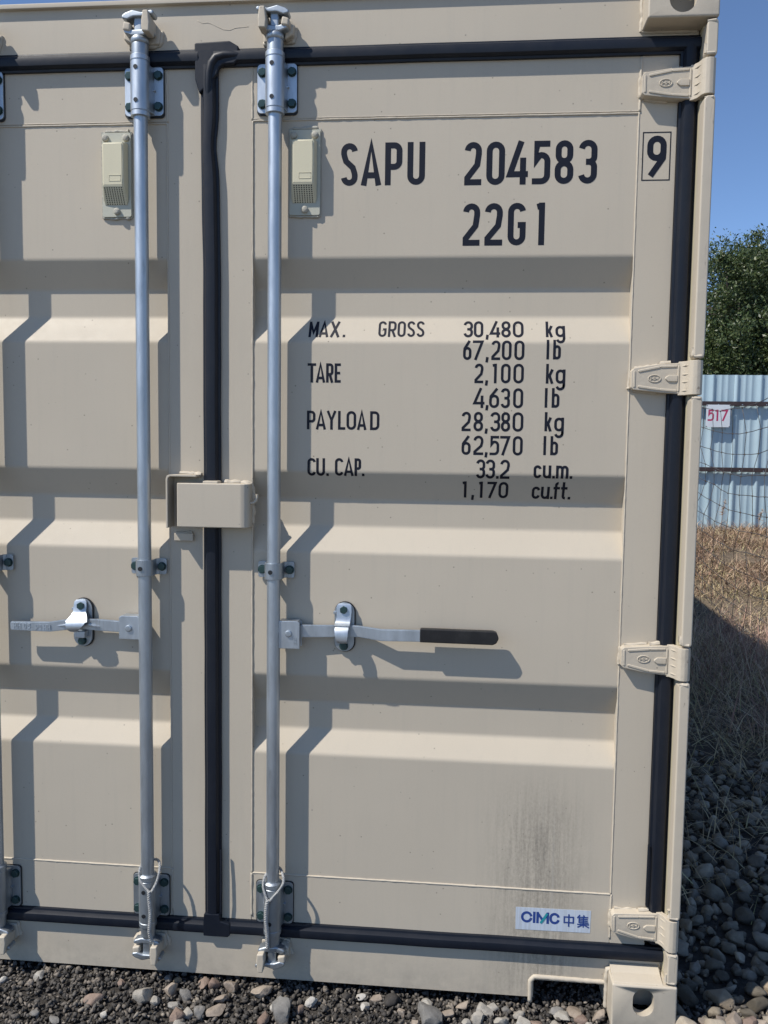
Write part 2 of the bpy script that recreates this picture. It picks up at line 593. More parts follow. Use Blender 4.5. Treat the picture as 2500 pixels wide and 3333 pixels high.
    def lumps(self, path, r, n=8, step=6.0, wob=0.25):
        """irregular weld bead along a path"""
        pts = [Vector(p) for p in path]
        out = []
        for a, c in zip(pts, pts[1:]):
            k = max(1, int((c - a).length / step))
            out += [a.lerp(c, i / k) for i in range(k)]
        out.append(pts[-1])
        rr = []
        for p in out:
            q = noise.noise(p * 0.09) + 0.5 * noise.noise(p * 0.31)
            rr.append(r * (1 + wob * q * 1.6))
        out = [p + Vector((noise.noise(p * 0.05 + Vector((9, 0, 0))), 0, noise.noise(p * 0.05 + Vector((0, 7, 0))))) * (r * wob * 1.2) for p in out]
        return self.tube(out, rr, n)

    def done(self, name, mat, parent=None, sharp=38, label=None, kind=None, jitter=0.0, flat=False):
        bm = self.bm
        bmesh.ops.scale(bm, vec=(0.001, 0.001, 0.001), verts=bm.verts)
        me = bpy.data.meshes.new(name)
        if jitter:
            for v in bm.verts:
                q = v.co * 60
                v.co += Vector((noise.noise(q), noise.noise(q + Vector((5, 0, 0))), noise.noise(q + Vector((0, 5, 0))))) * jitter * 0.001
        bm.to_mesh(me)
        bm.free()
        me.polygons.foreach_set("use_smooth", np.ones(len(me.polygons), dtype=bool))
        if flat:
            me.polygons.foreach_set("use_smooth", np.zeros(len(me.polygons), dtype=bool))
        elif sharp:
            me.set_sharp_from_angle(angle=R(sharp))
        o = link_mesh(name, me, mat, parent)
        if sharp and not flat:
            wn_ = o.modifiers.new("weighted_normals", 'WEIGHTED_NORMAL')
            wn_.keep_sharp = True
        return meta(o, label, kind=kind)


def dup(o, parent, offset):
    """copy one object (mm offset) sharing its mesh under a given parent"""
    c = o.copy()
    COL.objects.link(c)
    c.parent = parent
    c.matrix_parent_inverse = o.matrix_parent_inverse.copy()
    c.location = o.location + Vector(offset) * 0.001
    return c


def dup_tree(o, parent, offset):
    c = dup(o, parent, offset)
    for ch in list(o.children):
        k = ch.copy()
        COL.objects.link(k)
        k.parent = c
    return c


# ------------------------------------------------------------------ ground
def smooth(a, b, x):
    t = np.clip((x - a) / (b - a), 0, 1)
    return t * t * (3 - 2 * t)


def ground_z(x, y):
    x = np.asarray(x, dtype=float)
    y = np.asarray(y, dtype=float)
    z = 0.40 * smooth(4.2, 8.6, y) * smooth(1.4, 2.4, x)
    z = z + 0.05 * smooth(1.9, 3.2, x) * smooth(0.8, 3.0, y)
    near = np.exp(-((y - 0.05) ** 2) / 0.35)
    z = z + 0.010 * np.sin(x * 5.1 + 0.7) * np.sin(y * 4.3 + x) * (1 - 0.6 * near) - 0.004
    z = z + 0.012 * near * smooth(0.5, -0.5, x)
    return z


def build_ground():
    xs = np.concatenate([-np.geomspace(400, 3.2, 26), np.linspace(-3, 6, 120), np.geomspace(6.3, 400, 30)])
    ys = np.concatenate([-np.geomspace(400, 3.2, 26), np.linspace(-3, 12, 160), np.geomspace(12.5, 600, 30)])
    X, Y = np.meshgrid(xs, ys)
    Z = ground_z(X, Y) - 0.010
    V = np.stack([X, Y, Z], -1).reshape(-1, 3)
    nx, ny = len(xs), len(ys)
    i = np.arange(nx - 1)[None, :] + (np.arange(ny - 1) * nx)[:, None]
    F = np.stack([i, i + 1, i + nx + 1, i + nx], -1).reshape(-1, 4)
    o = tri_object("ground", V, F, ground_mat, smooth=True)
    return meta(o, kind="structure")


ground = build_ground()

# ------------------------------------------------------------------ shipping container
HX = 1219.0
box = empty("shipping_container", (0, 0, 0), "beige steel shipping container standing on gravel, its closed end doors lettered SAPU 204583", "container")

PROFILE = []                                         # door corrugation: (z, y) in mm, front plane 72, recess 108
_levels = [(1949, 1877, 1805, 1738), (1406, 1334, 1262, 1196), (867, 788, 712, 654)]
PF, PR = 72.0, 108.0


def build_profile():
    pts = [(2300, PF)]
    for a, b, c, d in _levels:
        for (z, y, dz0, dz1) in ((a, PF, 1, 0), (b, PR, 0, 1), (c, PR, 1, 0), (d, PF, 0, 1)):
            pts.append((z, y))
    pts.append((308, PF))
    # round every bend
    out = [pts[0]]
    for p, q, r_ in zip(pts, pts[1:], pts[2:]):
        P, Q, S = Vector(p), Vector(q), Vector(r_)
        a = Q + (P - Q).normalized() * 6
        b = Q + (S - Q).normalized() * 6
        for t in (0, 0.25, 0.5, 0.75, 1):
            v = a * (1 - t) ** 2 + Q * 2 * t * (1 - t) + b * t * t
            out.append((v.x, v.y))
    out.append(pts[-1])
    return out


PROFILE = build_profile()
_pz = np.array([p[0] for p in PROFILE][::-1])
_py = np.array([p[1] for p in PROFILE][::-1])


def panel_y(z):
    return float(np.interp(z, _pz, _py))


def extrude_xprofile(bb, prof, x0, x1):
    b = bmesh.new()
    A = [b.verts.new((x0, y, z)) for z, y in prof]
    C = [b.verts.new((x1, y, z)) for z, y in prof]
    for i in range(len(prof) - 1):
        b.faces.new((A[i], A[i + 1], C[i + 1], C[i]))
    bmesh.ops.recalc_face_normals(b, faces=b.faces)
    b.normal_update()
    if sum(f.normal.y for f in b.faces) > 0:
        bmesh.ops.reverse_faces(b, faces=b.faces)
    bb.merge(b)


def make_door(x0, x1, xi0, xi1):
    """x0,x1 outer edges; xi0,xi1 inner edges of the frame (mm)"""
    bb = B()
    extrude_xprofile(bb, PROFILE, xi0 - 2, xi1 + 2)
    door = bb.done("door", paint, box, flat=True)
    fr = B()
    fr.box(x0, xi0, 70, 122, 168, 2436, 2.5)
    fr.box(xi1, x1, 70, 122, 168, 2436, 2.5)
    fr.box(xi0 + 0.5, xi1 - 0.5, 70.6, 121, 2291, 2434, 1.5)
    fr.box(xi0 + 0.5, xi1 - 0.5, 70.6, 121, 170, 314, 1.5)
    fr.done("door_frame", paint, door)
    w = B()
    w.lumps([(xi0, 71, 2425), (xi0, 71, 2290)], 2.9, wob=0.22)
    w.lumps([(xi1, 71, 2418), (xi1, 71, 2290)], 3.4, wob=0.25)
    for xi, ox in ((xi0, 1.0), (xi1, -1.0)):
        w.lumps([(xi + ox, 71, 2290), (xi + ox, 71, 316)], 2.3, wob=0.15)
        w.lumps([(xi, 70.5, 316), (xi, 71, 196)], 2.8, wob=0.25)
    w.lumps([(xi0, 71.5, 2289), (xi1, 71.5, 2287)], 2.4, wob=0.15)
    w.lumps([(xi0, 71.5, 2294), (xi1, 71.5, 2292)], 1.6, wob=0.15)
    w.lumps([(xi0, 71.5, 316), (xi1, 71.5, 315)], 2.5, wob=0.15)
    w.done("weld_seam", paint_weld, door, sharp=0)
    return door


right_door = make_door(4, 1150, 104, 1060)
left_door = make_door(-1150, -4, -1060, -116)

# --- end frame
fr = B()
fr.box(-1192, 1192, 66, 150, 2452, 2574, 2)
fr.box(-1040, 1040, 54, 120, 2571, 2583, 2)
hdr = fr.done("door_header", paint, box)
b = B()
b.lumps([(-35, 66, 2533), (-22, 66, 2526), (-8, 66, 2528), (10, 66, 2520), (30, 66, 2510), (48, 66, 2508), (62, 66, 2513), (95, 66, 2515)], 0.75, 6, 5, 0.3)
b.done("paint_run", paint_weld, hdr, sharp=0)


def make_sill():
    b = B()
    # sill plate with two forklift pockets cut from below
    pts = [(-1192, 150), (-1192, 22), (-1058, 22), (-1058, 70), (-872, 70), (-872, 22), (866, 22), (866, 70), (1056, 70), (1056, 22), (1192, 22), (1192, 150)]
    b.prism(pts[::-1], 67, 100, 'y')
    s_ = b.done("door_sill", paint, box)
    for sgn in (1, -1):
        e = B()
        x0, x1 = (858, 1060) if sgn > 0 else (-1062, -862)
        path = [(x0, 63, 10), (x0, 63, 68), (x0 + 10, 63, 79), (x1, 63, 77)] if sgn > 0 else [(x1, 63, 10), (x1, 63, 68), (x1 - 10, 63, 79), (x0, 63, 77)]
        e.lumps([(a_, 67, c_) for a_, b_, c_ in path], 6.3, 10, 7, 0.12)
        e.done("pocket_rim", paint_weld, s_, sharp=0)
        k = B()
        k.box(x0 + 6, x1 - 6, 101, 420, 76, 84)
        k.box(x0 + 2, x0 + 6, 101, 420, 4, 84)  # side and back walls added to keep light out of the pocket
        k.box(x1 - 6, x1 - 2, 101, 420, 4, 84)
        k.box(x0 + 6, x1 - 6, 412, 420, 4, 76)
        k.done("fork_pocket", paint, s_)
    return s_


make_sill()

# --- hull behind the doors
hull = B()
for sg in (1, -1):
    xa, xb = (1190, 1216)
    prof = []
    y = 190.0
    while y < 5900:
        prof += [(xb, y), (xb, y + 70), (xa, y + 138), (xa, y + 208)]
        y += 276
    b = bmesh.new()
    A = [b.verts.new((sg * px, py, 150)) for px, py in prof]
    C = [b.verts.new((sg * px, py, 2520)) for px, py in prof]
    for i in range(len(prof) - 1):
        f = b.faces.new((A[i], A[i + 1], C[i + 1], C[i]))
    hull.merge(b)
    hull.box(min(sg * 1140, sg * 1217), max(sg * 1140, sg * 1217), 178, 5880, 20, 152, 3)
    hull.box(min(sg * 1160, sg * 1217), max(sg * 1160, sg * 1217), 178, 5880, 2500, 2570, 3)
hull.box(-1160, 1160, 152, 5900, 2556, 2566)
hull.box(-1190, 1190, 5900, 6050, 30, 2570)
hull.box(-1140, 1140, 152, 5900, 130, 152)
for yy in range(420, 5800, 600):
    hull.box(-1140, 1140, yy, yy + 45, 22, 129)
hull.done("container_body", paint_post, box)


# --- corner castings (bevelled blocks, hollow, with oval openings)
def casting(name, sx, z0):
    x0, x1 = (1057, 1219) if sx > 0 else (-1219, -1057)
    top = z0 > 1000

    def tmp(bb):
        return bb.done("tmp", paint_cast)
    outer = tmp(B().box(x0, x1, 0, 178, z0, z0 + 118, 5, 3))
    inner = tmp(B().box(x0 + 22, x1 - 22, 24, 156, z0 + 20, z0 + 98))

    def oval(cx, cz, w, h, axis, a0, a1):
        pts = []
        r_ = w / 2
        for k in range(17):
            t = math.pi * k / 16
            pts.append((cx + r_ * math.cos(t), cz + (h / 2 - r_) + r_ * math.sin(t)))
        for k in range(17):
            t = math.pi + math.pi * k / 16
            pts.append((cx + r_ * math.cos(t), cz - (h / 2 - r_) + r_ * math.sin(t)))
        return tmp(B().prism(pts, a0, a1, axis))
    cutters = [inner]
    xc = (1135.5 if sx > 0 else -1135.5)
    cutters.append(oval(xc, z0 + (58 if top else 73), 53 if not top else 62, 72 if not top else 96, 'y', -20, 40))
    cutters.append(oval(89, z0 + 58, 52, 74, 'x', x1 - 40 if sx > 0 else x0 - 20, x1 + 20 if sx > 0 else x0 + 40))
    if top:
        cutters.append(oval(xc, 100, 64, 110, 'z', z0 + 80, z0 + 140))
    else:
        cutters.append(oval(xc, 100, 64, 110, 'z', z0 - 20, z0 + 30))
    for c_ in cutters:
        md = outer.modifiers.new("cut", 'BOOLEAN')
        md.operation = 'DIFFERENCE'
        md.solver = 'EXACT'
        md.object = c_
    dg = bpy.context.evaluated_depsgraph_get()
    dg.update()
    me = bpy.data.meshes.new_from_object(outer.evaluated_get(dg))
    me.name = name
    for o in cutters + [outer]:
        old = o.data
        bpy.data.objects.remove(o)
        bpy.data.meshes.remove(old)
    me.polygons.foreach_set("use_smooth", np.ones(len(me.polygons), dtype=bool))
    me.set_sharp_from_angle(angle=R(38))
    o = link_mesh(name, me, paint_cast, box)
    w = B()
    if top:
        xx = x0 if sx > 0 else x1
        w.lumps([(xx - 1 * sx, 66, 2473), (xx - 1 * sx, 66, 2570)], 5, 8, 6, 0.3)
        w.lumps([(xx - 1 * sx, 66, 2472), (xx + 130 * sx, 66, 2471)], 4, 8, 6, 0.3)
    else:
        xx = x0 if sx > 0 else x1
        w.lumps([(xx - 3 * sx, 64, 12), (xx - 3 * sx, 62, 116), (xx + 8 * sx, 62, 120), (xx + 132 * sx, 62, 119)], 6, 8, 6, 0.2)
        w.prism([(6, 117), (8, 119.5), (40, 124), (64, 134), (68, 134), (68, 117)], min(xx + 4 * sx, xx + 128 * sx), max(xx + 4 * sx, xx + 128 * sx), 'x', 1.5)
    w.done("weld_bead", paint_weld, o, sharp=45)
    return o


for sx in (1, -1):
    casting("corner_casting", sx, 0)
    casting("corner_casting", sx, 2473)

# --- corner posts: front segments between the hinges and a continuous inner post
HZ = [2344, 1648, 947, 247]
for sx in (1, -1):
    b = B()
    xa, xb = sorted((sx * 1194, sx * 1217))
    b.box(xa, xb, 40, 178, 119, 2472, 1.5)
    b.done("inner_post", inner_post_mat, box)
    cuts = [119] + [c for z in HZ[::-1] for c in (z - 43, z + 43)] + [2472]
    for z0, z1 in zip(cuts[0::2], cuts[1::2]):
        s_ = B()
        xa, xb = (1193, 1219) if sx > 0 else (-1219, -1193)
        w_ = 5
        zt, zb = (z1 - 2, z0 + 2)
        pts = [(xa, zb + 8), (xa + (6 if sx > 0 else 2), zb), (xb - (2 if sx > 0 else 6), zb), (xb, zb + 8), (xb, zt - 8), (xb - (2 if sx > 0 else 6), zt), (xa + (6 if sx > 0 else 2), zt), (xa, zt - 8)]
        s_.prism(pts, 4, 44, 'y', 4.5, 3)
        s_.lumps([(sx * 1192.5, 10, zb + 6), (sx * 1192.5, 10, zb + 26)], 4, 8, 5, 0.4)
        s_.lumps([(sx * 1194, 8, zt - 5), (sx * 1212, 5, zt - 5)], 3.4, 8, 5, 0.35)
        s_.lumps([(sx * 1194, 8, zb + 5), (sx * 1212, 5, zb + 5)], 3.4, 8, 5, 0.35)
        s_.done("corner_post", post_mat, box)


# --- strokes: lettering as thin geometry
def arc(cx, cy, rx, ry, a0, a1, n=10):
    return [(cx + rx * math.cos(R(a0 + (a1 - a0) * k / n)), cy + ry * math.sin(R(a0 + (a1 - a0) * k / n))) for k in range(n + 1)]


def glyph(ch, w, h, t):
    r = t / 2
    x0, x1, y0, y1 = r, w - r, r, h - r
    xc, yc = w / 2, h / 2
    q = (x1 - x0) / 2
    D = lambda x, y: [([(x - r, y), (x + r, y)], False)]
    if ch == 'S':
        up_ = arc(xc, y1 - q, q, q, 5, 180)
        mid_ = [(x0, y1 - q - 0.05 * h), (x0 + 0.10 * q, y1 - q - 0.11 * h), (x0 + 0.38 * q, yc + 0.075 * h), (xc, yc), (x1 - 0.38 * q, yc - 0.075 * h), (x1 - 0.10 * q, y0 + q + 0.11 * h), (x1, y0 + q + 0.05 * h)]
        return [(up_ + mid_ + arc(xc, y0 + q, q, q, 0, -175), False)]
    if ch == 'A':
        return [([(x0, 0), (xc, h - r * 0.6), (x1, 0)], False), ([(x0 + q * 0.30, h * 0.24), (x1 - q * 0.30, h * 0.24)], False)]
    if ch == 'P':
        return [([(x0, 0), (x0, h)], False), ([(x0, y1)] + arc(x1 - q * 0.9, y1 - q * 0.9, q * 0.9, q * 0.9, 90, 0, 6) + [(x1, yc + q * 0.9)] + arc(x1 - q * 0.9, yc - r + q * 0.9, q * 0.9, q * 0.9, 0, -90, 6) + [(x0, yc - r)], False)]
    if ch == 'R':
        return glyph('P', w, h, t) + [([(xc, yc - r), (x1, 0)], False)]
    if ch == 'U':
        return [([(x0, h)] + arc(xc, y0 + q, q, q, 180, 360) + [(x1, h)], False)]
    if ch in '0O':
        return [(arc(xc, y1 - q, q, q, 0, 180) + arc(xc, y0 + q, q, q, 180, 360), True)]
    if ch == '2':
        return [(arc(xc, y1 - q, q, q, 178, 0) + [(x1, y1 - q - 0.08 * h), (x1 - q * 0.25, yc - 0.03 * h), (x0, y0 + 0.10 * h), (x0, y0), (w, y0)], False)]
    if ch == '3':
        return [(arc(xc, y1 - q, q, q, 172, 0) + [(x1, yc + q * 0.9)] + arc(x1 - q * 0.8, yc + q * 0.8, q * 0.8, q * 0.8, 0, -90, 5) + [(xc - q * 0.3, yc)], False),
                ([(xc - q * 0.3, yc)] + arc(x1 - q * 0.8, yc - q * 0.8, q * 0.8, q * 0.8, 90, 0, 5) + [(x1, y0 + q)] + arc(xc, y0 + q, q, q, 0, -172), False)]
    if ch == '4':
        return [([(w * 0.98, h * 0.24), (x0 * 0.7, h * 0.24), (x1 - q * 0.62, h)], False), ([(x1 - q * 0.35, 0), (x1 - q * 0.35, h * 0.62)], False)]
    if ch == '5':
        return [([(w * 0.97, y1), (x0 + r * 0.5, y1), (x0 + r * 0.2, yc + 0.02 * h)] + arc(xc, yc + 0.10 * h - q * 0.5, q, q, 110, 0, 6) + [(x1, y0 + q)] + arc(xc, y0 + q, q, q, 0, -90, 6) + [(0, y0)], False)]
    if ch == '8':
        k = q * 0.92
        return [(arc(xc, y1 - k, k, k, 0, 180) + arc(xc, yc + k + r * 0.35, k, k, 180, 360), True), (arc(xc, yc - q - r * 0.35, q, q, 0, 180) + arc(xc, y0 + q, q, q, 180, 360), True)]
    if ch == '9':
        return [(arc(xc, y1 - q, q, q, 0, 180) + arc(xc, yc + q * 0.75, q, q, 180, 360), True), ([(x1, yc + q * 0.75), (x1 - 0.02 * w, yc - 0.05 * h), (x0 + 0.05 * w, r * 0.3)], False)]
    if ch == '6':
        return [(arc(xc, y0 + q, q, q, 180, 360) + arc(xc, yc - q * 0.75 + 0.06 * h, q, q, 0, 180), True), ([(x0, yc - q * 0.75), (x0 + 0.03 * w, yc + 0.08 * h), (x1 - 0.08 * w, h - r * 0.3)], False)]
    if ch == 'G':
        return [(arc(xc, y1 - q, q, q, 8, 180) + arc(xc, y0 + q, q, q, 180, 360) + [(x1, yc - 0.02 * h), (xc + q * 0.15, yc - 0.02 * h)], False)]
    if ch == '1':
        return [([(xc + q * 0.4, 0), (xc + q * 0.4, h)], False), ([(xc + q * 0.4, h - r), (0, h - r - 0.03 * h)], False)]
    if ch == '7':
        return [([(0, y1), (x1, y1), (x0 + q * 0.35, 0)], False)]
    if ch == 'M':
        return [([(x0, 0), (x0, h)], False), ([(x1, 0), (x1, h)], False), ([(x0, h - r), (xc, h * 0.30), (x1, h - r)], False)]
    if ch == 'X':
        return [([(x0, 0), (x1, h)], False), ([(x0, h), (x1, 0)], False)]
    if ch == 'T':
        return [([(0, y1), (w, y1)], False), ([(xc, 0), (xc, y1)], False)]
    if ch == 'E':
        return [([(w, y1), (x0, y1), (x0, y0), (w, y0)], False), ([(x0, yc), (w * 0.9, yc)], False)]
    if ch == 'Y':
        return [([(x0, h), (xc, yc), (x1, h)], False), ([(xc, yc), (xc, 0)], False)]
    if ch == 'L':
        return [([(x0, h), (x0, y0), (w, y0)], False)]
    if ch == 'D':
        return [([(x0, y0), (x0, y1)] + arc(x1 - q, y1 - q, q, q, 90, 0, 6) + arc(x1 - q, y0 + q, q, q, 0, -90, 6), True)]
    if ch == 'C':
        return [(arc(xc, y1 - q, q, q, 8, 180) + arc(xc, y0 + q, q, q, 180, 352), False)]
    if ch == 'H':
        return [([(x0, 0), (x0, h)], False), ([(x1, 0), (x1, h)], False), ([(x0, yc), (x1, yc)], False)]
    if ch == 'I':
        return [([(xc, 0), (xc, h)], False)]
    if ch == 'l':
        return [([(xc, 0), (xc, h)], False)]
    if ch == '.':
        return [([(xc, 0), (xc, t * 1.05)], False)]
    if ch == ',':
        return [([(xc + r * 0.2, t * 1.1), (xc - r * 0.3, -t * 0.9)], False)]
    lo = 0.72 * h                                   # x-height of the small letters
    if ch == 'k':
        return [([(x0, 0), (x0, h)], False), ([(x1, lo), (x0 + r, lo * 0.42)], False), ([(x0 + q * 0.75, lo * 0.62), (x1, 0)], False)]
    if ch == 'g':
        return [(arc(xc, lo - r - q, q, q, 0, 180) + arc(xc, y0 + q, q, q, 180, 360), True), ([(x1, lo), (x1, -0.12 * h)] + arc(xc, -0.10 * h, q, q, 0, -165, 7), False)]
    if ch == 'b':
        return [([(x0, 0), (x0, h)], False), (arc(xc, lo - r - q, q, q, 0, 180) + arc(xc, y0 + q, q, q, 180, 360), True)]
    if ch == 'c':
        return [(arc(xc, lo - r - q, q, q, 8, 180) + arc(xc, y0 + q, q, q, 180, 352), False)]
    if ch == 'u':
        return [([(x0, lo)] + arc(xc, y0 + q, q, q, 180, 360) + [(x1, y0 + q)], False), ([(x1, lo), (x1, 0)], False)]
    if ch == 'm':
        k = (x1 - x0) / 4
        return [([(x0, 0), (x0, lo)], False), ([(x0, lo - r - k)] + arc(x0 + k, lo - r - k, k, k, 180, 0, 8) + [(x0 + 2 * k, 0)], False), ([(x0 + 2 * k, lo - r - k)] + arc(x0 + 3 * k, lo - r - k, k, k, 180, 0, 8) + [(x1, 0)], False)]
    if ch == 'f':
        return [([(x0 + q * 0.6, 0), (x0 + q * 0.6, y1 - q)] + arc(x0 + q * 1.5, y1 - q * 0.9, q * 0.9, q * 0.9, 180, 80, 6), False), ([(0, lo - r), (w * 0.95, lo - r)], False)]
    if ch == 't':
        return [([(x0 + q * 0.6, h), (x0 + q * 0.6, y0 + q)] + arc(x0 + q * 1.5, y0 + q * 0.9, q * 0.9, q * 0.9, 180, 280, 6), False), ([(0, lo - r), (w * 0.95, lo - r)], False)]
    raise ValueError(ch)


def stroke_polys(pts, closed, t):
    """miter-joined ribbon along a polyline -> list of quads"""
    P = [Vector(p) for p in pts]
    Q = [P[0]]
    for p in P[1:]:
        if (p - Q[-1]).length > 1e-3 * t + 1e-6:
            Q.append(p)
    if closed and (Q[0] - Q[-1]).length < 1e-3 * t + 1e-6:
        Q.pop()
    n = len(Q)
    L_, R_ = [], []
    for i in range(n):
        if closed or 0 < i < n - 1:
            a = (Q[i] - Q[i - 1]).normalized()
            b = (Q[(i + 1) % n] - Q[i]).normalized()
        elif i == 0:
            a = b = (Q[1] - Q[0]).normalized()
        else:
            a = b = (Q[-1] - Q[-2]).normalized()
        na, nb = Vector((-a.y, a.x)), Vector((-b.y, b.x))
        mm = na + nb
        if mm.length < 1e-4:
            mm = na
        mm.normalize()
        k = min(1.0 / max(0.2, mm.dot(na)), 2.2)
        L_.append(Q[i] + mm * (t / 2) * k)
        R_.append(Q[i] - mm * (t / 2) * k)
    out = []
    for i in range(n if closed else n - 1):
        j = (i + 1) % n
        out.append([L_[i], L_[j], R_[j], R_[i]])
    return out


def lettering(name, items, mat, parent, yfun, thick=0.35, label=None, plane='door', raised=0.0):
    """items: (char, x, z, w, h, t).  Builds thin raised letters lying on yfun(z)."""
    b = bmesh.new()
    strokes = []
    for ch, x, z, w, h, t in items:
        for si, (pts, closed) in enumerate(glyph(ch, w, h, t)):
            lay = 0.12 * si
            for quad in stroke_polys(pts, closed, t):
                vs = [b.verts.new((x + v.x, lay, z + v.y)) for v in quad]
                try:
                    b.faces.new(vs)
                except ValueError:
                    pass
    bmesh.ops.remove_doubles(b, verts=b.verts, dist=0.004)
    for z in _pz:
        g_ = list(b.verts) + list(b.edges) + list(b.faces)
        zz = [v.co.z for v in b.verts]
        if plane == 'door' and min(zz) < z < max(zz):
            bmesh.ops.bisect_plane(b, geom=g_, plane_co=(0, 0, float(z)), plane_no=(0, 0, 1))
    for f in b.faces:
        f.normal_update()
        if f.normal.y > 0:
            f.normal_flip()
    for v in b.verts:
        v.co.y = yfun(v.co.z) - thick - v.co.y
    if raised:
        ret = bmesh.ops.extrude_face_region(b, geom=list(b.faces))
        bmesh.ops.translate(b, verts=[v for v in ret['geom'] if isinstance(v, bmesh.types.BMVert)], vec=(0, -raised, 0))
        bmesh.ops.recalc_face_normals(b, faces=b.faces)
    B_ = B()
    B_.merge(b)
    o = B_.done(name, mat, parent, sharp=30, label=label)
    return o


def row(chars, spans, z0, h, t):
    return [(c_, a, z0, b_ - a, h, t) for c_, (a, b_) in zip(chars, spans)]


def pairs(*v):
    return [(v[i], v[i + 1]) for i in range(0, len(v), 2)]


def door_y(z):
    return panel_y(z)


def letters(items, mat, parent, yfun, plane='door', thick=0.35):
    for it in items:
        lettering("letter", [it], mat, parent, yfun, plane=plane, thick=thick)


def numbers_line(txt, parent, items):
    letters(items, ink, parent, door_y)


numbers_line("SAPU 204583", right_door,
             row("SAPU", pairs(331, 373, 381, 433, 442, 485, 498, 542), 2126, 104, 14.5) +
             row("204583", pairs(640, 682, 694, 739, 747, 797, 806, 850, 861, 906, 918, 963), 2123, 104, 14.5))
numbers_line("22G1", right_door, row("22G1", pairs(639, 681, 693, 737, 750, 794, 821, 842), 1976, 103, 14.5))
nine = row("9", pairs(1081, 1127), 2136, 97, 14.5)
letters(nine, ink, right_door, lambda z: 70.0, plane='flat')
bx = B()
for a in ((1069.5, 1137, 2239.5, 2242), (1069.5, 1137, 2127, 2129.5), (1069.5, 1072, 2129.5, 2239.5), (1134.5, 1137, 2129.5, 2239.5)):
    bx.box(a[0], a[1], 69.5, 71, a[2], a[3])
bx.done("number_box", ink, right_door, label="thin black box round the digit 9")
T = 6.6
numbers_line("MAX. GROSS 30,480 kg", right_door,
             row("MAX.", pairs(249, 274, 275, 301, 304, 330, 337, 345), 1751, 43, T) +
             row("GROSS", pairs(429, 450, 454, 475, 478, 499, 503, 523, 527, 547), 1752, 43, T * 0.9) +
             row("30,480", pairs(646, 670, 672, 696, 701, 711, 713, 739, 741, 765, 770, 797), 1751, 44, T) +
             row("kg", pairs(852, 870, 876, 900), 1752, 42, T))
numbers_line("67,200 lb", right_door, row("67,200", pairs(646, 667, 670, 697, 702, 711, 717, 739, 743, 767, 774, 799), 1694, 49, T) + row("lb", pairs(852, 862, 870, 889), 1696, 49, T))
numbers_line("TARE 2,100 kg", right_door, row("TARE", pairs(249, 271, 270, 295, 297, 316, 319, 335), 1635, 49, T) + row("2,100", pairs(676, 698, 702, 711, 721, 733, 742, 766, 773, 799), 1636, 49, T) + row("kg", pairs(854, 873, 878, 902), 1636, 49, T))
numbers_line("4,630 lb", right_door, row("4,630", pairs(675, 703, 705, 713, 714, 739, 743, 766, 774, 799), 1574, 50, T) + row("lb", pairs(851, 861, 870, 889), 1576, 49, T))
numbers_line("PAYLOAD 28,380 kg", right_door, row("PAYLOAD", pairs(248, 270, 271, 298, 299, 325, 329, 348, 351, 376, 378, 403, 412, 436), 1515, 48, T) + row("28,380", pairs(646, 669, 676, 700, 704, 713, 718, 743, 745, 768, 774, 801), 1515, 49, T) + row("kg", pairs(854, 872, 878, 902), 1517, 48, T))
numbers_line("62,570 lb", right_door, row("62,570", pairs(647, 670, 677, 702, 705, 714, 718, 742, 744, 769, 776, 801), 1455, 49, T) + row("lb", pairs(851, 861, 870, 889), 1457, 48, T))
numbers_line("CU. CAP. 33.2 cu.m.", right_door, row("CU.", pairs(250, 272, 273, 296, 299, 306), 1395, 46, T) + row("CAP.", pairs(322, 344, 345, 371, 373, 390, 392, 399), 1396, 46, T) + row("33.2", pairs(685, 708, 709, 733, 736, 743, 746, 770), 1395, 49, T) + row("cu.m.", pairs(830, 850, 853, 874, 877, 884, 886, 917, 920, 928), 1398, 46, T))
numbers_line("1,170 cu.ft.", right_door, row("1,170", pairs(652, 664, 674, 683, 694, 705, 715, 739, 744, 769), 1344, 43, T) + row("cu.ft.", pairs(829, 850, 852, 874, 876, 883, 883, 900, 902, 919, 920, 928), 1344, 45, T))

# --- maker's sticker
sk = B().prism([(815, 205), (1009, 206.5), (1010, 267.5), (815, 266)], 70.0, 70.45, 'y')
sticker = sk.done("sticker", sticker_mat, box, label="pale blue and white maker's sticker")
h0 = 31
letters([('C', 829, 225, 30, h0, 6.5), ('I', 858, 225, 11, h0, 6.5), ('M', 869, 225, 33, h0, 6.5), ('C', 903, 225, 27, h0, 6.5)], blue_ink, sticker, lambda z: 70.0, plane='flat')


def poly_strokes(name, segs, t, mat, parent, y0, label=None):
    b = bmesh.new()
    for i, pts in enumerate(segs):
        for quad in stroke_polys(pts, False, t):
            vs = [b.verts.new((v.x, y0 - 0.08 * (i % 6), v.y)) for v in quad]
            f = b.faces.new(vs)
            f.normal_update()
            if f.normal.y > 0:
                f.normal_flip()
    B_ = B()
    B_.merge(b)
    return B_.done(name, mat, parent, sharp=30, label=label)


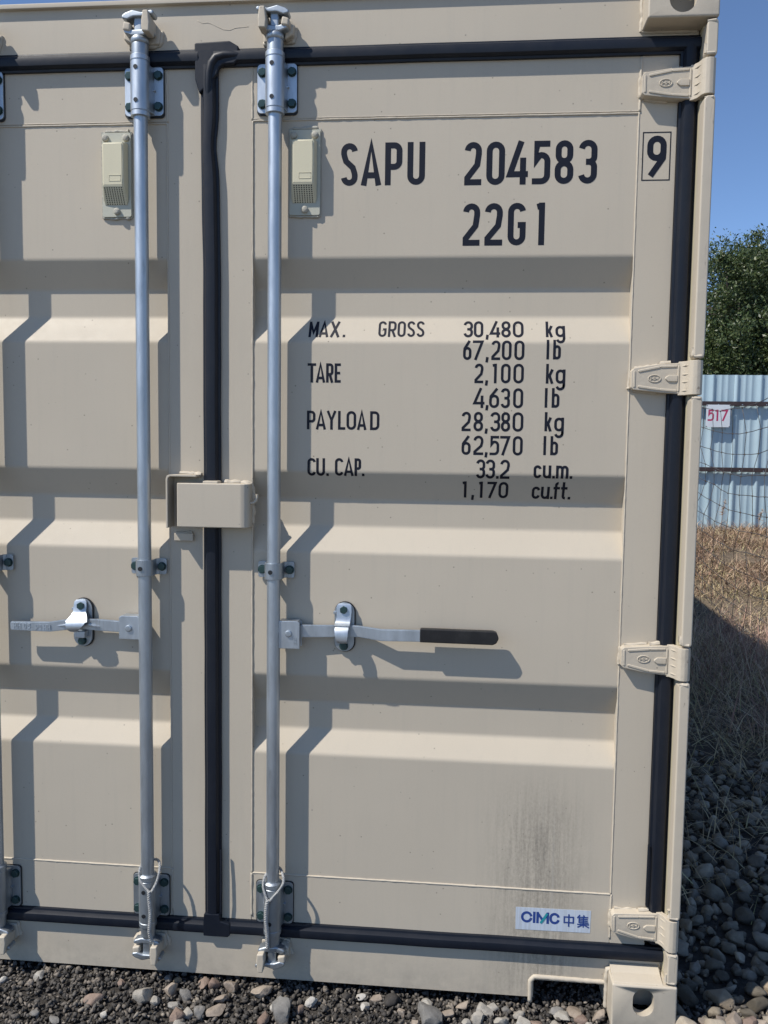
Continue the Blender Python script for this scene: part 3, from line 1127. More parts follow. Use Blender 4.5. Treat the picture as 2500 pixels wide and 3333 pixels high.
zx, zz = 940, 221
zhong = [[(zx, zz + 26), (zx + 26, zz + 26)], [(zx, zz + 11), (zx + 26, zz + 11)], [(zx + 1.5, zz + 28), (zx + 1.5, zz + 9)], [(zx + 25, zz + 28), (zx + 25, zz + 9)], [(zx + 13.2, zz + 34), (zx + 13.2, zz)]]
jx = 975
ji = [[(jx + 7, zz + 34), (jx, zz + 25)], [(jx + 5, zz + 30), (jx + 5, zz + 12)], [(jx + 5, zz + 28), (jx + 28, zz + 28)], [(jx + 5, zz + 23), (jx + 27, zz + 23)], [(jx + 5, zz + 18), (jx + 27, zz + 18)], [(jx + 5, zz + 13), (jx + 29, zz + 13)], [(jx + 16, zz + 30), (jx + 16, zz)], [(jx, zz + 8), (jx + 31, zz + 8)], [(jx + 14, zz + 7), (jx + 1, zz)], [(jx + 18, zz + 7), (jx + 31, zz)], [(jx + 16, zz + 34), (jx + 18, zz + 29)]]
poly_strokes("letter", zhong, 3.6, blue_ink, sticker, 69.5)
poly_strokes("letter", ji, 3.2, blue_ink, sticker, 69.5)
poly_strokes("tick_mark", [[(880, 226), (886, 234), (897, 253)]], 6.0, teal_ink, sticker, 69.0, "teal tick through the letter M")


# --- rubber door seals
def seal_profile(hw, wob):
    return [(-hw, 73), (-hw, 62), (-hw + 5, 61), (-hw + 7, 55), (-hw * 0.5, 49.5), (0, 47.5), (hw * 0.5, 49.5), (hw - 7, 55), (hw - 5, 61), (hw, 62), (hw, 73)]


def seal(kind, c0, a0, a1, hw, wob=0.0, shift=None):
    """vertical (kind v): centre x=c0 from z a0..a1;  horizontal (h): centre z=c0 from x a0..a1"""
    prof = seal_profile(hw, 0)
    n = max(2, int(abs(a1 - a0) / 25))
    b = bmesh.new()
    rows = []
    for i in range(n + 1):
        a = a0 + (a1 - a0) * i / n
        o_ = wob * noise.noise(Vector((a * 0.006, c0 * 0.37, 2.0)))
        sc = 1 + (wob / 40.0) * noise.noise(Vector((a * 0.008, c0 * 0.11, 7.0)))
        ext = shift(a) if shift else (0.0, 1.0)
        ring = []
        for u, y in prof:
            u = u * sc * ext[1] + o_ + ext[0]
            ring.append(b.verts.new((c0 + u, y, a) if kind == 'v' else (a, y, c0 + u)))
        rows.append(ring)
    for A, C in zip(rows, rows[1:]):
        for k in range(len(prof) - 1):
            b.faces.new((A[k], A[k + 1], C[k + 1], C[k]))
    b.faces.new(rows[0])
    b.faces.new(rows[-1])
    bmesh.ops.recalc_face_normals(b, faces=b.faces)
    B_ = B()
    B_.merge(b)
    return B_.done("door_seal", rubber, box, sharp=40)


seal('v', 0, 182, 2420, 22.5, 1.0, lambda z: (-4.0 * float(smooth(1850, 2280, z)) - 3.5 * math.exp(-((z - 2225) / 45.0) ** 2), 1.0 - 0.16 * math.exp(-((z - 2225) / 45.0) ** 2)))
seal('v', 1172, 200, 2440, 22, 0.8)
seal('v', -1172, 200, 2440, 22, 0.8)
seal('h', 2440, 10, 1194, 21, 0.8)
seal('h', 2440, -1194, -30, 22, 0.8)
seal('h', 164, 18, 1194, 20, 0.8)
seal('h', 162, -1194, -16, 20, 0.8)
b = B()
b.prism([(-39, 2473), (50, 2476), (74, 2462), (74, 2430), (62, 2420), (34, 2419), (23, 2410), (19, 2396), (-8, 2366), (-27, 2350), (-38, 2386)], 49.5, 63, 'y', 4.0, 3)
b.tube([(-5, 56, 2340), (-4, 54, 2370), (-2, 54, 2400), (4, 54, 2422), (16, 54, 2437), (36, 54, 2442), (60, 55, 2442), (86, 57, 2441)], [7, 10, 11, 11.5, 11.5, 11, 10, 7], 14)
b.done("seal_corner_patch", rubber, box)
b = B()
b.prism([(-24, 142), (44, 142), (50, 148), (50, 178), (24, 186), (20, 205), (-22, 205), (-24, 186)], 46.8, 62, 'y', 3.0, 2)
b.done("seal_corner_patch", rubber, box)
# loose lips of the seals
b = B()
b.tube([(24, 52, 206), (25, 50, 260), (25, 51, 330), (24, 53, 384)], 3.0, 8)
b.done("seal_lip", rubber, box)
b = B()
b.tube([(1147, 55, 300), (1146, 52, 340), (1146.5, 52, 430), (1147.5, 55, 462)], 3.2, 8)
b.done("seal_lip", rubber, box)


# --- hinges
def hinge(sx, zc, zdoor):
    def X(v):
        return sx * v
    b = B()
    zb = zdoor
    out = [(1058, zb + 20), (1064, zb + 27), (1124, zc + 35), (1175, zc + 38), (1175, zc - 38), (1124, zc - 34), (1064, zb - 26), (1058, zb - 20)]
    b.prism([(X(x), z) for x, z in out], 43, 70.5, 'y', 2.5, 2)
    # knuckle arm: profile in plan
    prof = [(1170, 44), (1176, 42), (1183, 32), (1188, 14), (1194, 6), (1203, 3.5), (1212, 5.5), (1218.5, 12), (1219.5, 20), (1217, 29), (1209, 35), (1198, 37), (1190, 46), (1182, 60), (1170, 62)]
    b.prism([(X(x), y) for x, y in prof], zc - 41, zc + 41, 'z', 1.8, 2)
    # raised rims and ribs
    def rim(pts, w, y0, y1):
        for quad in stroke_polys(pts, False, w):
            b.prism([(X(v.x), v.y) for v in quad], y0, y1, 'y', 1.2, 1)
    rim([(1074, zb + 19), (1126, zc + 28), (1166, zc + 30)], 6, 41.0, 46)
    rim([(1074, zb - 18), (1126, zc - 27), (1166, zc - 30)], 6, 41.0, 46)
    rim([(1065, zb + 20), (1065, zb - 20)], 6, 41.4, 46)
    rim([(1170, zc + 31), (1170, zc - 31)], 5, 41.2, 46)
    b.prism([(X(x), z) for x, z in [(1138, zc + 2), (1146, zc + 8), (1168, zc + 8), (1168, zc - 8), (1146, zc - 8), (1138, zc - 2)]], 39.5, 46, 'y', 2.0, 2)
    for dz in (-30, -9, 9, 30):
        b.prism([(X(1177), 40), (X(1187), 17.5), (X(1191), 22), (X(1181), 44)], zc + dz - 1.8, zc + dz + 1.8, 'z', 0.8, 1)
    # weld against the door frame
    b.lumps([(X(1068), 68, zb + 28), (X(1124), 68, zc + 35)], 3.6, 8, 5, 0.4)
    b.lumps([(X(1128), 60, zc + 37), (X(1154), 60, zc + 39)], 6.0, 8, 5, 0.3)
    b.lumps([(X(1058), 68, zb - 22), (X(1058), 68, zb + 22)], 4.5, 8, 5, 0.4)
    b.lumps([(X(1068), 68, zb - 27), (X(1124), 68, zc - 35)], 3.6, 8, 5, 0.4)
    h_ = b.done("hinge", paint_cast, box, sharp=40)
    e = B()
    cx, cz = X(1113), (zb + zc) / 2 + 0.5
    e.tube([(cx + 14.5 * math.cos(2 * math.pi * k / 28), 42.6, cz + 8.5 * math.sin(2 * math.pi * k / 28)) for k in range(28)], 1.5, 8, closed=True)
    for x_ in (cx - 9, cx + 1.2):
        for pts in ([(x_, cz - 4.2), (x_, cz + 4.2)], [(x_ + 7.5, cz - 4.2), (x_ + 7.5, cz + 4.2)], [(x_, cz), (x_ + 7.5, cz)]):
            for quad in stroke_polys(pts, False, 2.0):
                e.prism([(v.x, v.y) for v in quad], 41.4 - 0.1 * (pts[0][0] == x_), 44, 'y')
    e.done("hinge_emblem", paint_cast, h_, label="raised oval mark with the letters HH")
    return h_


for sx in (1, -1):
    for zc, zd in zip(HZ, (2343.5, 1646, 951, 253)):
        hinge(sx, zc, zd)


# --- locking bars
def lock_bar(xc, detail=True):
    b = B()
    b.lathe(xc, 35, [(17.2, 150)] + [(17.2, 150 + (2440 - 150) * k / 12) for k in range(1, 13)], 28)
    bar = b.done("locking_bar", zinc, box, sharp=40, label=None)
    # bearing brackets
    for z0, z1, zh0, zh1, top in ((2303, 2422, 2288, 2436, True), (184, 299, 172, 318, False)):
        pad = B()
        pad.plate(xc - 53, xc + 51, z0 - 4, z1 + 1, 66.4, 70.0, 10)
        pad.done("bracket_pad", screw_mat, bar)
        p = B()
        p.plate(xc - 51, xc + 49.5, z0, z1, 61.5, 66.6, 10)
        # web that folds up to the housing
        p.prism([(xc - 27, 62.4), (xc - 23, 50), (xc - 21, 35), (xc + 21, 35), (xc + 23, 50), (xc + 27, 62.4)], z0 + 3, z1 - 3, 'z', 1.5)
        for sg in (-1, 1):
            p.prism([(xc + sg * 22, (z0 + z1) / 2 - 4), (xc + sg * 31, (z0 + z1) / 2), (xc + sg * 22, (z0 + z1) / 2 + 4)], 54, 62, 'y', 1)
        p.done("bearing_bracket", zinc if top else zinc_dull, bar)
        hsg = B()
        if top:
            hsg.lathe(xc, 35, [(21, zh0), (23.6, zh0 + 1.5), (23.6, zh0 + 11), (22.3, zh0 + 12.5), (22.3, zh0 + 13.5), (23.8, zh0 + 14.5), (23.8, zh1 - 16), (22.2, zh1 - 15), (22.2, zh1 - 13.5), (24, zh1 - 12.5), (24, zh1 - 2), (22, zh1)], 28)
        else:
            hsg.lathe(xc, 35, [(21, zh0), (23.4, zh0 + 2), (23.4, zh0 + 12), (22, zh0 + 13), (23, zh0 + 15), (23.6, zh0 + 40), (23.6, zh1 - 18), (22.4, zh1 - 17), (22.4, zh1 - 15.5), (24.2, zh1 - 14), (24.2, zh1 - 4), (19.5, zh1)], 28)
        hsg.done("bearing_housing", zinc if top else zinc_dull, bar)
        for dx in (-38, 37):
            for dz in (19, -19):
                q = B()
                q.hexbolt(xc + dx, 61.5, (z0 + z1) / 2 + dz * 2, 10.5, 9)
                q.done("bolt", bolt_mat, bar)
        for dz in (30, -30):
            q = B()
            zq = (z0 + z1) / 2 + dz * (1.32 if top else 1.1)
            q.cyl((xc - 3, 12.4, zq), (xc - 3, 10.2, zq), 5.6, 10)
            q.done("grub_screw", screw_mat, bar)
    # middle guide
    g_ = B()
    zg = 1149
    g_.plate(xc - 47, xc - 22, zg - 21.5, zg + 21.5, 61.5, 66.5, 6)
    g_.plate(xc + 22, xc + 49, zg - 21.5, zg + 21.5, 61.5, 66.5, 6)
    prof = []
    for rr, seq in ((23.5, range(0, 13)), (18.6, range(12, -1, -1))):
        prof += [(xc - rr * math.cos(math.pi * k / 12), 37 - rr * math.sin(math.pi * k / 12)) for k in seq]
        if rr == 23.5:
            prof += [(xc + 23.5, 56), (xc + 30, 62), (xc + 30, 66), (xc + 18.6, 66)]
    prof += [(xc - 18.6, 66), (xc - 28, 66), (xc - 28, 62), (xc - 23.5, 56)]
    g_.prism(prof, zg - 21, zg + 21, 'z', 1.0)
    g_.done("guide_bracket", zinc_dull, bar)
    for dx in (-36, 37):
        q = B()
        q.hexbolt(xc + dx, 61.5, zg, 10.5, 9)
        q.done("bolt", bolt_mat, bar)
    q = B()
    q.cyl((xc - 4, 14.2, zg - 1), (xc - 4, 11.0, zg - 1), 5.8, 10)
    q.done("grub_screw", screw_mat, bar)
    # cams top and bottom
    for zc, s_, top in ((2436, 1, True), (174, -1, False)):
        c_ = B()
        Z = lambda d: zc + s_ * d
        seq = [(20.5, Z(-2)), (20.2, Z(26)), (19, Z(28)), (21.5, Z(31)), (22.5, Z(36)), (21.5, Z(41)), (18, Z(45)), (15, Z(50))]
        if not top:
            seq = [(20, Z(-4)), (19, Z(20)), (17.5, Z(24)), (19, Z(28)), (17, Z(34)), (14, Z(38))]
        c_.lathe(xc, 35, seq, 22)
        base = 45 if top else 34
        c_.prism([(xc - 10, Z(base - 4)), (xc + 12, Z(base - 4)), (xc + 13, Z(base + 46)), (xc - 11, Z(base + 46))], 20, 56, 'y', 5, 3)
        flip = 1 if xc > 0 else -1
        lo = [(-34, 6), (-38, 13), (-30, 18), (-12, 14), (12, 13), (27, 17), (37, 12), (33, 4), (14, -2), (-14, -1)]
        hi = [(-40, 44), (-44, 52), (-38, 56), (-14, 51), (10, 57), (30, 50), (38, 44), (37, 37), (24, 34), (8, 40), (-12, 40), (-30, 46)]
        for shp, y0, y1 in ((lo, 18, 50), (hi, 12, 46)):
            c_.prism([(xc + flip * x, Z(base + z)) for x, z in shp], y0, y1, 'y', 4.0, 3)
        c_.done("locking_cam", zinc_dull, bar, sharp=60, jitter=0.6)
    return bar


def keeper(xc, top):
    """painted keeper welded to the header / sill, two fingers that hold the cam"""
    s_ = 1 if top else -1
    z0 = 2488 if top else 122
    Z = lambda d: z0 + s_ * d
    f = 1 if xc > 0 else -1
    b = B()
    b.prism([(xc - 34, Z(-18)), (xc + 40, Z(-14)), (xc + 46, Z(20)), (xc + 34, Z(34)), (xc - 34, Z(34))], 54, 66.5, 'y', 4, 2)
    # tall finger in front of the cam
    k0, k1 = sorted((xc - f * 37, xc - f * 15))
    b.prism([(k0 + 2, Z(-6)), (k1 - 2, Z(-8)), (k1, Z(12)), (k1 - 4, Z(44)), (k0 + 4, Z(44)), (k0, Z(14))], 2, 40, 'y', 3.5, 3)
    b.prism([(k0 + 1, Z(2)), (k1 - 1, Z(2)), (k1 - 3, Z(36)), (k0 + 3, Z(36))], 36, 64, 'y', 3, 2)
    # short round finger at the other side
    j0, j1 = sorted((xc + f * 17, xc + f * 38))
    b.prism([(j0, Z(4)), (j1, Z(0)), (j1 + 1, Z(20)), (j0 + 4, Z(26))], 14, 64, 'y', 5, 3)
    b.prism([(xc + f * 22, Z(-20)), (xc + f * 44, Z(-8)), (xc + f * 44, Z(18)), (xc + f * 24, Z(10))], 38, 66, 'y', 5, 3)
    b.lumps([(xc - 36, 65, Z(-18)), (xc + 40, 65, Z(-15)), (xc + 46, 65, Z(22))], 5, 8, 5, 0.5)
    b.done("cam_keeper", paint_cast, box, sharp=50, jitter=0.8)


BARS = [170, -173, -598]
bars = [lock_bar(x) for x in BARS]
for x in BARS:
    keeper(x, True)
    keeper(x, False)


# --- door handles
def bent_bar(bb, rows, th):
    """flat bar given as rows (x, z low, z high, y front) joined along x"""
    b = bmesh.new()
    rings = [[b.verts.new((x, y, z0)), b.verts.new((x, y, z1)), b.verts.new((x, y + th, z1)), b.verts.new((x, y + th, z0))] for x, z0, z1, y in rows]
    for A, C in zip(rings, rings[1:]):
        for k in range(4):
            b.faces.new((A[k], A[(k + 1) % 4], C[(k + 1) % 4], C[k]))
    b.faces.new(rings[0])
    b.faces.new(rings[-1])
    bmesh.ops.recalc_face_normals(b, faces=b.faces)
    bmesh.ops.bevel(b, geom=[e for e in b.edges if e.calc_face_angle(0) > 0.8], offset=2.2, segments=2, affect='EDGES')
    bb.merge(b)


def handle(xr, f, x_tip, grip):
    """xr bar centre, f +1 handle to the right, -1 to the left"""
    b = B()
    if f > 0:
        rows = [(236, 974, 1007, 47), (313, 976, 1008, 50), (352, 979, 1010, 51), (392, 979, 1009, 49), (451, 974, 1005, 35), (560, 976, 1006, 34)]
        bent_bar(b, rows, 10)
        h_ = b.done("door_handle", zinc, box, label="galvanized handle with black rubber grip")
        g_ = B()
        zt_, zb2 = 1010.5, 975
        g_.prism([(551, zb2 + 0.5), (736, zb2 - 0.5), (745, zb2 + 4), (749, zb2 + 12), (751, zb2 + 17), (749, zb2 + 22), (745, zt_ - 4), (736, zt_ - 1), (551, zt_)], 29, 49, 'y', 5.0, 3)
        g_.done("handle_grip", grip_mat, h_)
        hx0, hx1, hz0, hz1 = 181, 240, 947, 1020
        px, pz = 211, 987
    else:
        rows = [(-544, 972, 994, 31), (-538, 971.5, 994.5, 30), (-434, 970, 997, 30), (-379, 976, 1005, 40), (-345, 977, 1004, 45), (-310, 974, 1005, 45), (-232, 971, 1001, 45)]
        bent_bar(b, rows, 10)
        b.prism([(-425, 986), (-385, 992), (-345, 990), (-385, 984)], 33, 44, 'y', 2)
        b.prism([(-300, 986), (-330, 994), (-345, 990), (-330, 984)], 40, 48, 'y', 2)
        h_ = b.done("door_handle", zinc, box, label="bare galvanized handle with raised lettering")
        chars = [('H', -533, 977, 9, 14, 2.6), ('H', -522, 977, 9, 14, 2.6), ('0', -505, 977, 8, 14, 2.4), ('5', -494, 977, 8, 14, 2.4), ('9', -473, 975, 8, 14, 2.4), ('0', -463, 975, 8, 14, 2.4), ('H', -450, 975, 9, 14, 2.6), ('H', -440, 975, 9, 14, 2.6)]
        lettering("raised_lettering", chars, zinc, h_, lambda z: 30.2, plane='flat', thick=0.0, raised=1.4)["kind"] = "stuff"
        hx0, hx1, hz0, hz1 = -243, -187, 957, 1020
        px, pz = -216, 987
    q = B()
    q.prism([(hx0, hz0), (hx1, hz0), (hx1, hz1 - 5), (hx1 - 6, hz1), (hx0 + 6, hz1), (hx0, hz1 - 5)], 29, 33.5, 'y', 2, 2)
    q.prism([(hx0 + 1, hz1 - 8), (hx1 - 1, hz1 - 8), (hx1 - 5, hz1 - 0.5), (hx0 + 5, hz1 - 0.5)], 31, 64, 'y', 1.5, 2)
    q.prism([(hx0, hz0), (hx1, hz0), (hx1, hz1 - 5), (hx0, hz1 - 5)], 60, 64.5, 'y', 1.5, 2)
    xw = hx0 if f > 0 else hx1
    q.lumps([(xw, 31, hz0), (xw, 31, hz1 - 4)], 3, 8, 5, 0.4)
    q.done("handle_hub", zinc, h_)
    q = B()
    q.tube([(px, 30, pz), (px, 25.5, pz), (px, 24, pz)], [9, 8.6, 6], 18)
    q.done("hub_pin", zinc_dull, h_)
    if f > 0:
        poly_strokes("raised_lettering", [[(226 + k, 957), (226 + k, 977)] for k in (0, 6)] + [[(226, 962 + k), (232, 962 + k)] for k in (0, 9)], 1.3, zinc_dull, h_, 28.6)["kind"] = "stuff"
    # catch
    cx = 352 if f > 0 else -357
    zt, zb_ = (1067, 937) if f > 0 else (1056, 927)
    w_ = 26
    pts = []
    for k in range(13):
        t = math.pi * k / 12
        pts.append((cx + w_ * math.cos(t), zt - w_ + w_ * math.sin(t)))
    for k in range(13):
        t = math.pi + math.pi * k / 12
        pts.append((cx + w_ * math.cos(t), zb_ + w_ + w_ * math.sin(t)))
    c_ = B()
    c_.prism(pts, 62, 67, 'y', 1.2, 2)
    catch = c_.done("handle_catch", zinc_dull, box)
    pd = B()
    pd.prism([(cx + (x - cx) * 1.07 + 1, (z - 0.5 * (zt + zb_)) * 1.03 + 0.5 * (zt + zb_)) for x, z in pts], 66.5, 70.6, 'y', 1)
    pd.done("catch_pad", screw_mat, catch)
    s_ = B()
    if f > 0:
        s_.ribbon([(60, zt - 3, 15, cx), (58, zt - 8, 19, cx), (56, 1046, 20, cx), (55, 1030, 19, cx), (52, 1019, 19, cx - 2), (46, 1012, 20, cx - 3), (36, 1008, 20, cx - 3)], 4.5)
        s_.ribbon([(37, 1006, 18, cx - 3), (30, 1000, 18, cx - 3), (27, 990, 17, cx - 3), (26, 976, 15, cx - 2), (30, 968, 13, cx - 2)], 4.5)
        s_.box(cx - 29, cx - 20, 58, 66, 1036, 1044, 1.5)
        s_.box(cx - 15, cx + 10, 44, 63, 962, 972, 2)
    else:
        s_.ribbon([(60, zt - 3, 12, cx - 3), (58, zt - 8, 17, cx - 3), (56, 1038, 18, cx - 3), (54, 1022, 18, cx - 4), (48, 1014, 21, cx - 3), (38, 1006, 26, cx - 2), (30, 998, 30, cx - 3)], 4.5)
        s_.ribbon([(29, 999, 27, cx - 3), (25, 992, 25, cx - 5), (25, 984, 20, cx - 8), (28, 977, 14, cx - 10), (32, 973, 8, cx - 11)], 4.0)
        s_.box(cx - 12, cx + 16, 38, 62, 954, 972, 2)
        s_.box(cx - 29, cx - 21, 58, 66, 1024, 1032, 1.5)
    s_.done("catch_strap", zinc, catch)
    for dz in ((zt - 18), (zb_ + 15)):
        q = B()
        q.hexbolt(cx - 1, 58 if dz > 1000 else 62, dz, 10.5, 10)
        q.done("bolt", bolt_mat, catch)
    return h_


handle(170, 1, 749, True)
handle(-173, -1, -543, False)

# --- lock box over the middle of the doors
lb = B()
lb.prism([(-80, 18), (88, 18), (98, 21), (105, 29), (107, 40), (107, 70), (100, 70), (-80, 24)], 1259, 1373, 'z', 5, 3)
lb.prism([(-78, 20), (100, 24), (107, 70), (0, 70), (0, 60), (-78, 58)], 1358, 1371, 'z', 3, 2)
lb.box(-14, 26, 24, 60, 1371, 1379, 3)
lb.lumps([(34, 62, 1374), (70, 64, 1375), (104, 64, 1370), (108, 66, 1350), (108, 66, 1270)], 6, 8, 5, 0.5)
lock_box = lb.done("lock_box", paint_post, box, sharp=40)
lk = B()
lk.prism([(-110, 1256), (-110, 1383), (-107, 1391), (-100, 1394), (-30, 1394), (-30, 1389), (-99, 1389), (-104, 1385), (-105, 1378), (-105, 1256)][::-1], 20, 70.6, 'y', 1.2, 2)
lk.lumps([(-86, 66, 1396), (-50, 66, 1397), (-28, 62, 1393)], 5, 8, 5, 0.5)
lk.done("lock_guard", paint_post, box, sharp=40)
tb = B().box(-102, -51, 58, 70.6, 1219, 1239, 1.5)
tb.lumps([(-100, 66, 1240), (-54, 66, 1241)], 3, 8, 5, 0.4)
tb.done("stop_tab", paint_cast, box)
hk = B()
hk.tube([(100, 42, 1326), (108, 42, 1322), (116, 42, 1324), (122, 42, 1330), (124, 42, 1338), (124, 42, 1346)], 3.6, 10)
hk.done("hook", paint_weld, box)


# --- ventilation covers
def vent(x0, x1, z0, z1):
    xc = (x0 + x1) / 2 - 1
    b = B()
    # moulded body: wide at the back, narrower front, sloped grille below
    back = [(xc - 33, z1 - 26), (xc + 33, z1 - 26), (xc + 33, z0 + 27), (xc - 33, z0 + 27)]
    front = [(xc - 27, z1 - 32), (xc + 27, z1 - 32), (xc + 27, z0 + 72), (xc - 27, z0 + 72)]
    bb = bmesh.new()
    A = [bb.verts.new((x, 64, z)) for x, z in back]
    C = [bb.verts.new((x, 40, z)) for x, z in front]
    bb.faces.new(A)
    bb.faces.new(C)
    for i in range(4):
        bb.faces.new((A[i], A[(i + 1) % 4], C[(i + 1) % 4], C[i]))
    bmesh.ops.recalc_face_normals(bb, faces=bb.faces)
    bmesh.ops.bevel(bb, geom=list(bb.edges), offset=3.0, segments=3, affect='EDGES')
    b.merge(bb)
    b.tube([(xc + 6 + 15 * (1 if k in (0, 3) else -1) * 1.0, 40.0, z0 + 90 + (7 if k < 2 else -7)) for k in (0, 1, 2, 3)], 0.9, 6, closed=True)
    v_ = b.done("vent_cover", cream, box)
    p = B()
    p.plate(x0, x1, z0, z1, 63.5, 69, 5)
    p.done("vent_plate", cream_plate, v_)
    s_ = B()
    s_.plate(x0 - 4, x1 + 2, z0 - 3, z1 + 5, 68, 72.4, 4)
    s_.lumps([(x0 + 8, 69, z1 + 4), (x1 - 6, 69, z1 + 5)], 4, 8, 5, 0.5)
    s_.lumps([(x0 + 2, 69, z0 - 2), (x1 - 4, 69, z0 - 3)], 3, 8, 5, 0.6)
    s_.done("vent_sealant", sealant, v_, sharp=50, jitter=0.8)
    for x, z in ((xc - 27, z1 - 14), (xc + 27, z1 - 14), (xc + 2, z0 + 13)):
        q = B()
        q.tube([(x, 64, z), (x, 58, z), (x, 57, z), (x, 54.5, z)], [9, 8.5, 7.5, 4], 14)
        q.done("vent_screw", sealant, v_)
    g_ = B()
    # black discs painted for the shaded holes in the sloped face
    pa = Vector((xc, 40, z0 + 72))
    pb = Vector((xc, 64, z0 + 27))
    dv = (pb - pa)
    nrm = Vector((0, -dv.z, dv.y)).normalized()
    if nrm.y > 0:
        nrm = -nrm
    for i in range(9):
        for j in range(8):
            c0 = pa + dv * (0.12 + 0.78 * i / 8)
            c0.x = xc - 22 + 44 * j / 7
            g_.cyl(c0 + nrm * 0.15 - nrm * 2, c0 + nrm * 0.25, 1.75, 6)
    g_.done("grille_hole_disc", hole_mat, v_, kind="stuff")
    return v_


vent(201, 279, 2053, 2262)
vent(-287, -211, 2054, 2264)


# ------------------------------------------------------------------ rope loops on the bottom bearings
def rope(loop_l, loop_r, tail, label):
    t_ = empty("rope_loop", (tail[-1][0] * 0.001, 0.0, tail[-1][1] * 0.001), label, "rope", "rope loops on the locking bars")
    def spline(P, n):
        P = [Vector(p) for p in P]
        out = []
        for i in range(len(P) - 1):
            p0, p1, p2, p3 = P[max(i - 1, 0)], P[i], P[i + 1], P[min(i + 2, len(P) - 1)]
            for k in range(n):
                t = k / n
                out.append(0.5 * ((2 * p1) + (p2 - p0) * t + (2 * p0 - 5 * p1 + 4 * p2 - p3) * t * t + (3 * p1 - p0 - 3 * p2 + p3) * t ** 3))
        out.append(P[-1])
        return out

    def strands(path, rad, sr, pitch, name, count=3):
        b = B()
        L = 0
        acc = [0]
        for a, c in zip(path, path[1:]):
            L += (c - a).length
            acc.append(L)
        for s_ in range(count):
            pts = []
            for i, p in enumerate(path):
                d = (path[min(i + 1, len(path) - 1)] - path[max(i - 1, 0)]).normalized()
                a = Vector((0, 1, 0))
                a = (a - d * a.dot(d)).normalized()
                c = d.cross(a)
                th = acc[i] / pitch * 2 * math.pi + s_ * 2 * math.pi / count
                pts.append(p + (a * math.cos(th) + c * math.sin(th)) * rad)
            b.tube(pts, sr, 6)
        return b.done(name, rope_mat, t_, sharp=0)
    top = spline([(loop_l[-1][0], 8, loop_l[-1][1] - 4), (loop_l[1][0], 16, loop_l[1][1]), (loop_l[0][0], 30, loop_l[0][1]), ((loop_l[0][0] + loop_r[0][0]) / 2, 59, loop_l[0][1] + 4), (loop_r[0][0] - 4, 30, loop_r[0][1]), (loop_r[1][0] - 3, 16, loop_r[1][1]), (loop_r[-1][0] + 2, 8, loop_r[-1][1] - 4)], 14)
    strands(top, 2.1, 2.0, 12, "rope_strand")
    down = spline([(loop_l[-1][0] + 1, 5, loop_l[-1][1] + 2)] + [(x, y, z) for (x, z), y in zip(tail, (4, 4, 6, 12))], 16)
    strands(down, 3.0, 2.7, 18, "rope_strand", 3)
    return t_


rope([(155, 338), (149, 310), (163, 278)], [(201, 342), (204, 318), (165, 278)], [(161, 265), (159, 228), (162, 192), (162, 143)],
     "grey braided rope looped round the locking bar foot right of the middle seal")
rope([(-188, 340), (-186, 307), (-158, 282)], [(-133, 344), (-136, 310), (-155, 283)], [(-157, 263), (-154, 217), (-158, 170), (-154, 140)],
     "grey braided rope looped round the locking bar foot left of the middle seal")

# ------------------------------------------------------------------ corrugated boundary fence
FY = 9.15
gz_f = 0.30
fence = empty("metal_fence", (4.2, FY, gz_f), "pale blue corrugated steel fence with two dark brown rails behind the wire netting", "fence")


def fence_sheet(x0):
    """one ribbed sheet 0.915 m wide, three trapezoid ribs and small stiffeners"""
    pitch = 0.305
    prof = []
    for k in range(3):
        a = x0 + k * pitch
        prof += [(a, 0.0), (a + 0.018, -0.026), (a + 0.042, -0.026), (a + 0.060, 0.0),
                 (a + 0.125, 0.0), (a + 0.135, -0.006), (a + 0.150, -0.006), (a + 0.160, 0.0),
                 (a + 0.205, 0.0), (a + 0.215, -0.006), (a + 0.230, -0.006), (a + 0.240, 0.0)]
    prof.append((x0 + 3 * pitch - 0.002, 0.0))
    zt = 2.495 + random.uniform(-0.004, 0.004)
    V, F = [], []
    n = len(prof)
    for th in (0.0, 0.0015):
        for z in (0.12, zt):
            for x, y in prof:
                V.append((x, FY + y + th + random.uniform(0, 0.0004), z))
    for i in range(n - 1):
        F.append((i, i + 1, n + i + 1, n + i))
        F.append((2 * n + i + 1, 2 * n + i, 3 * n + i, 3 * n + i + 1))
    o = tri_object("panel", V, F, fence_mat, fence)
    return o


x = -5.0 + 0.10 - 7 * 0.915
while x < 19.0:
    fence_sheet(x)
    x += 0.915
for zr in (2.118, 1.255):
    b = B()
    b.prism([(FY * 1000 - 80, zr * 1000 - 28), (FY * 1000 - 34, zr * 1000 - 28), (FY * 1000 - 34, zr * 1000 + 28), (FY * 1000 - 80, zr * 1000 + 28)], -11300, 19200, 'x', 4, 2)
    b.done("rail", rail_mat, fence)
for xp in np.arange(-4.4 - 2.44 * 2, 19.0, 2.44):
    b = B()
    b.box(xp * 1000 - 30, xp * 1000 + 30, FY * 1000 + 8, FY * 1000 + 68, 100, 2440, 3)
    b.done("post", rail_mat, fence)
sc = B()
for zr in (2.118, 1.255):
    for i in range(40):
        xs_ = -4900 + 15 + 305 * i
        if xs_ > 2500:
            sc.cyl((xs_ + 75, FY * 1000 - 80, zr * 1000 - 14), (xs_ + 75, FY * 1000 - 85, zr * 1000 - 14), 8, 8)
sc.done("screw_head", zinc_dull, fence, kind="stuff")

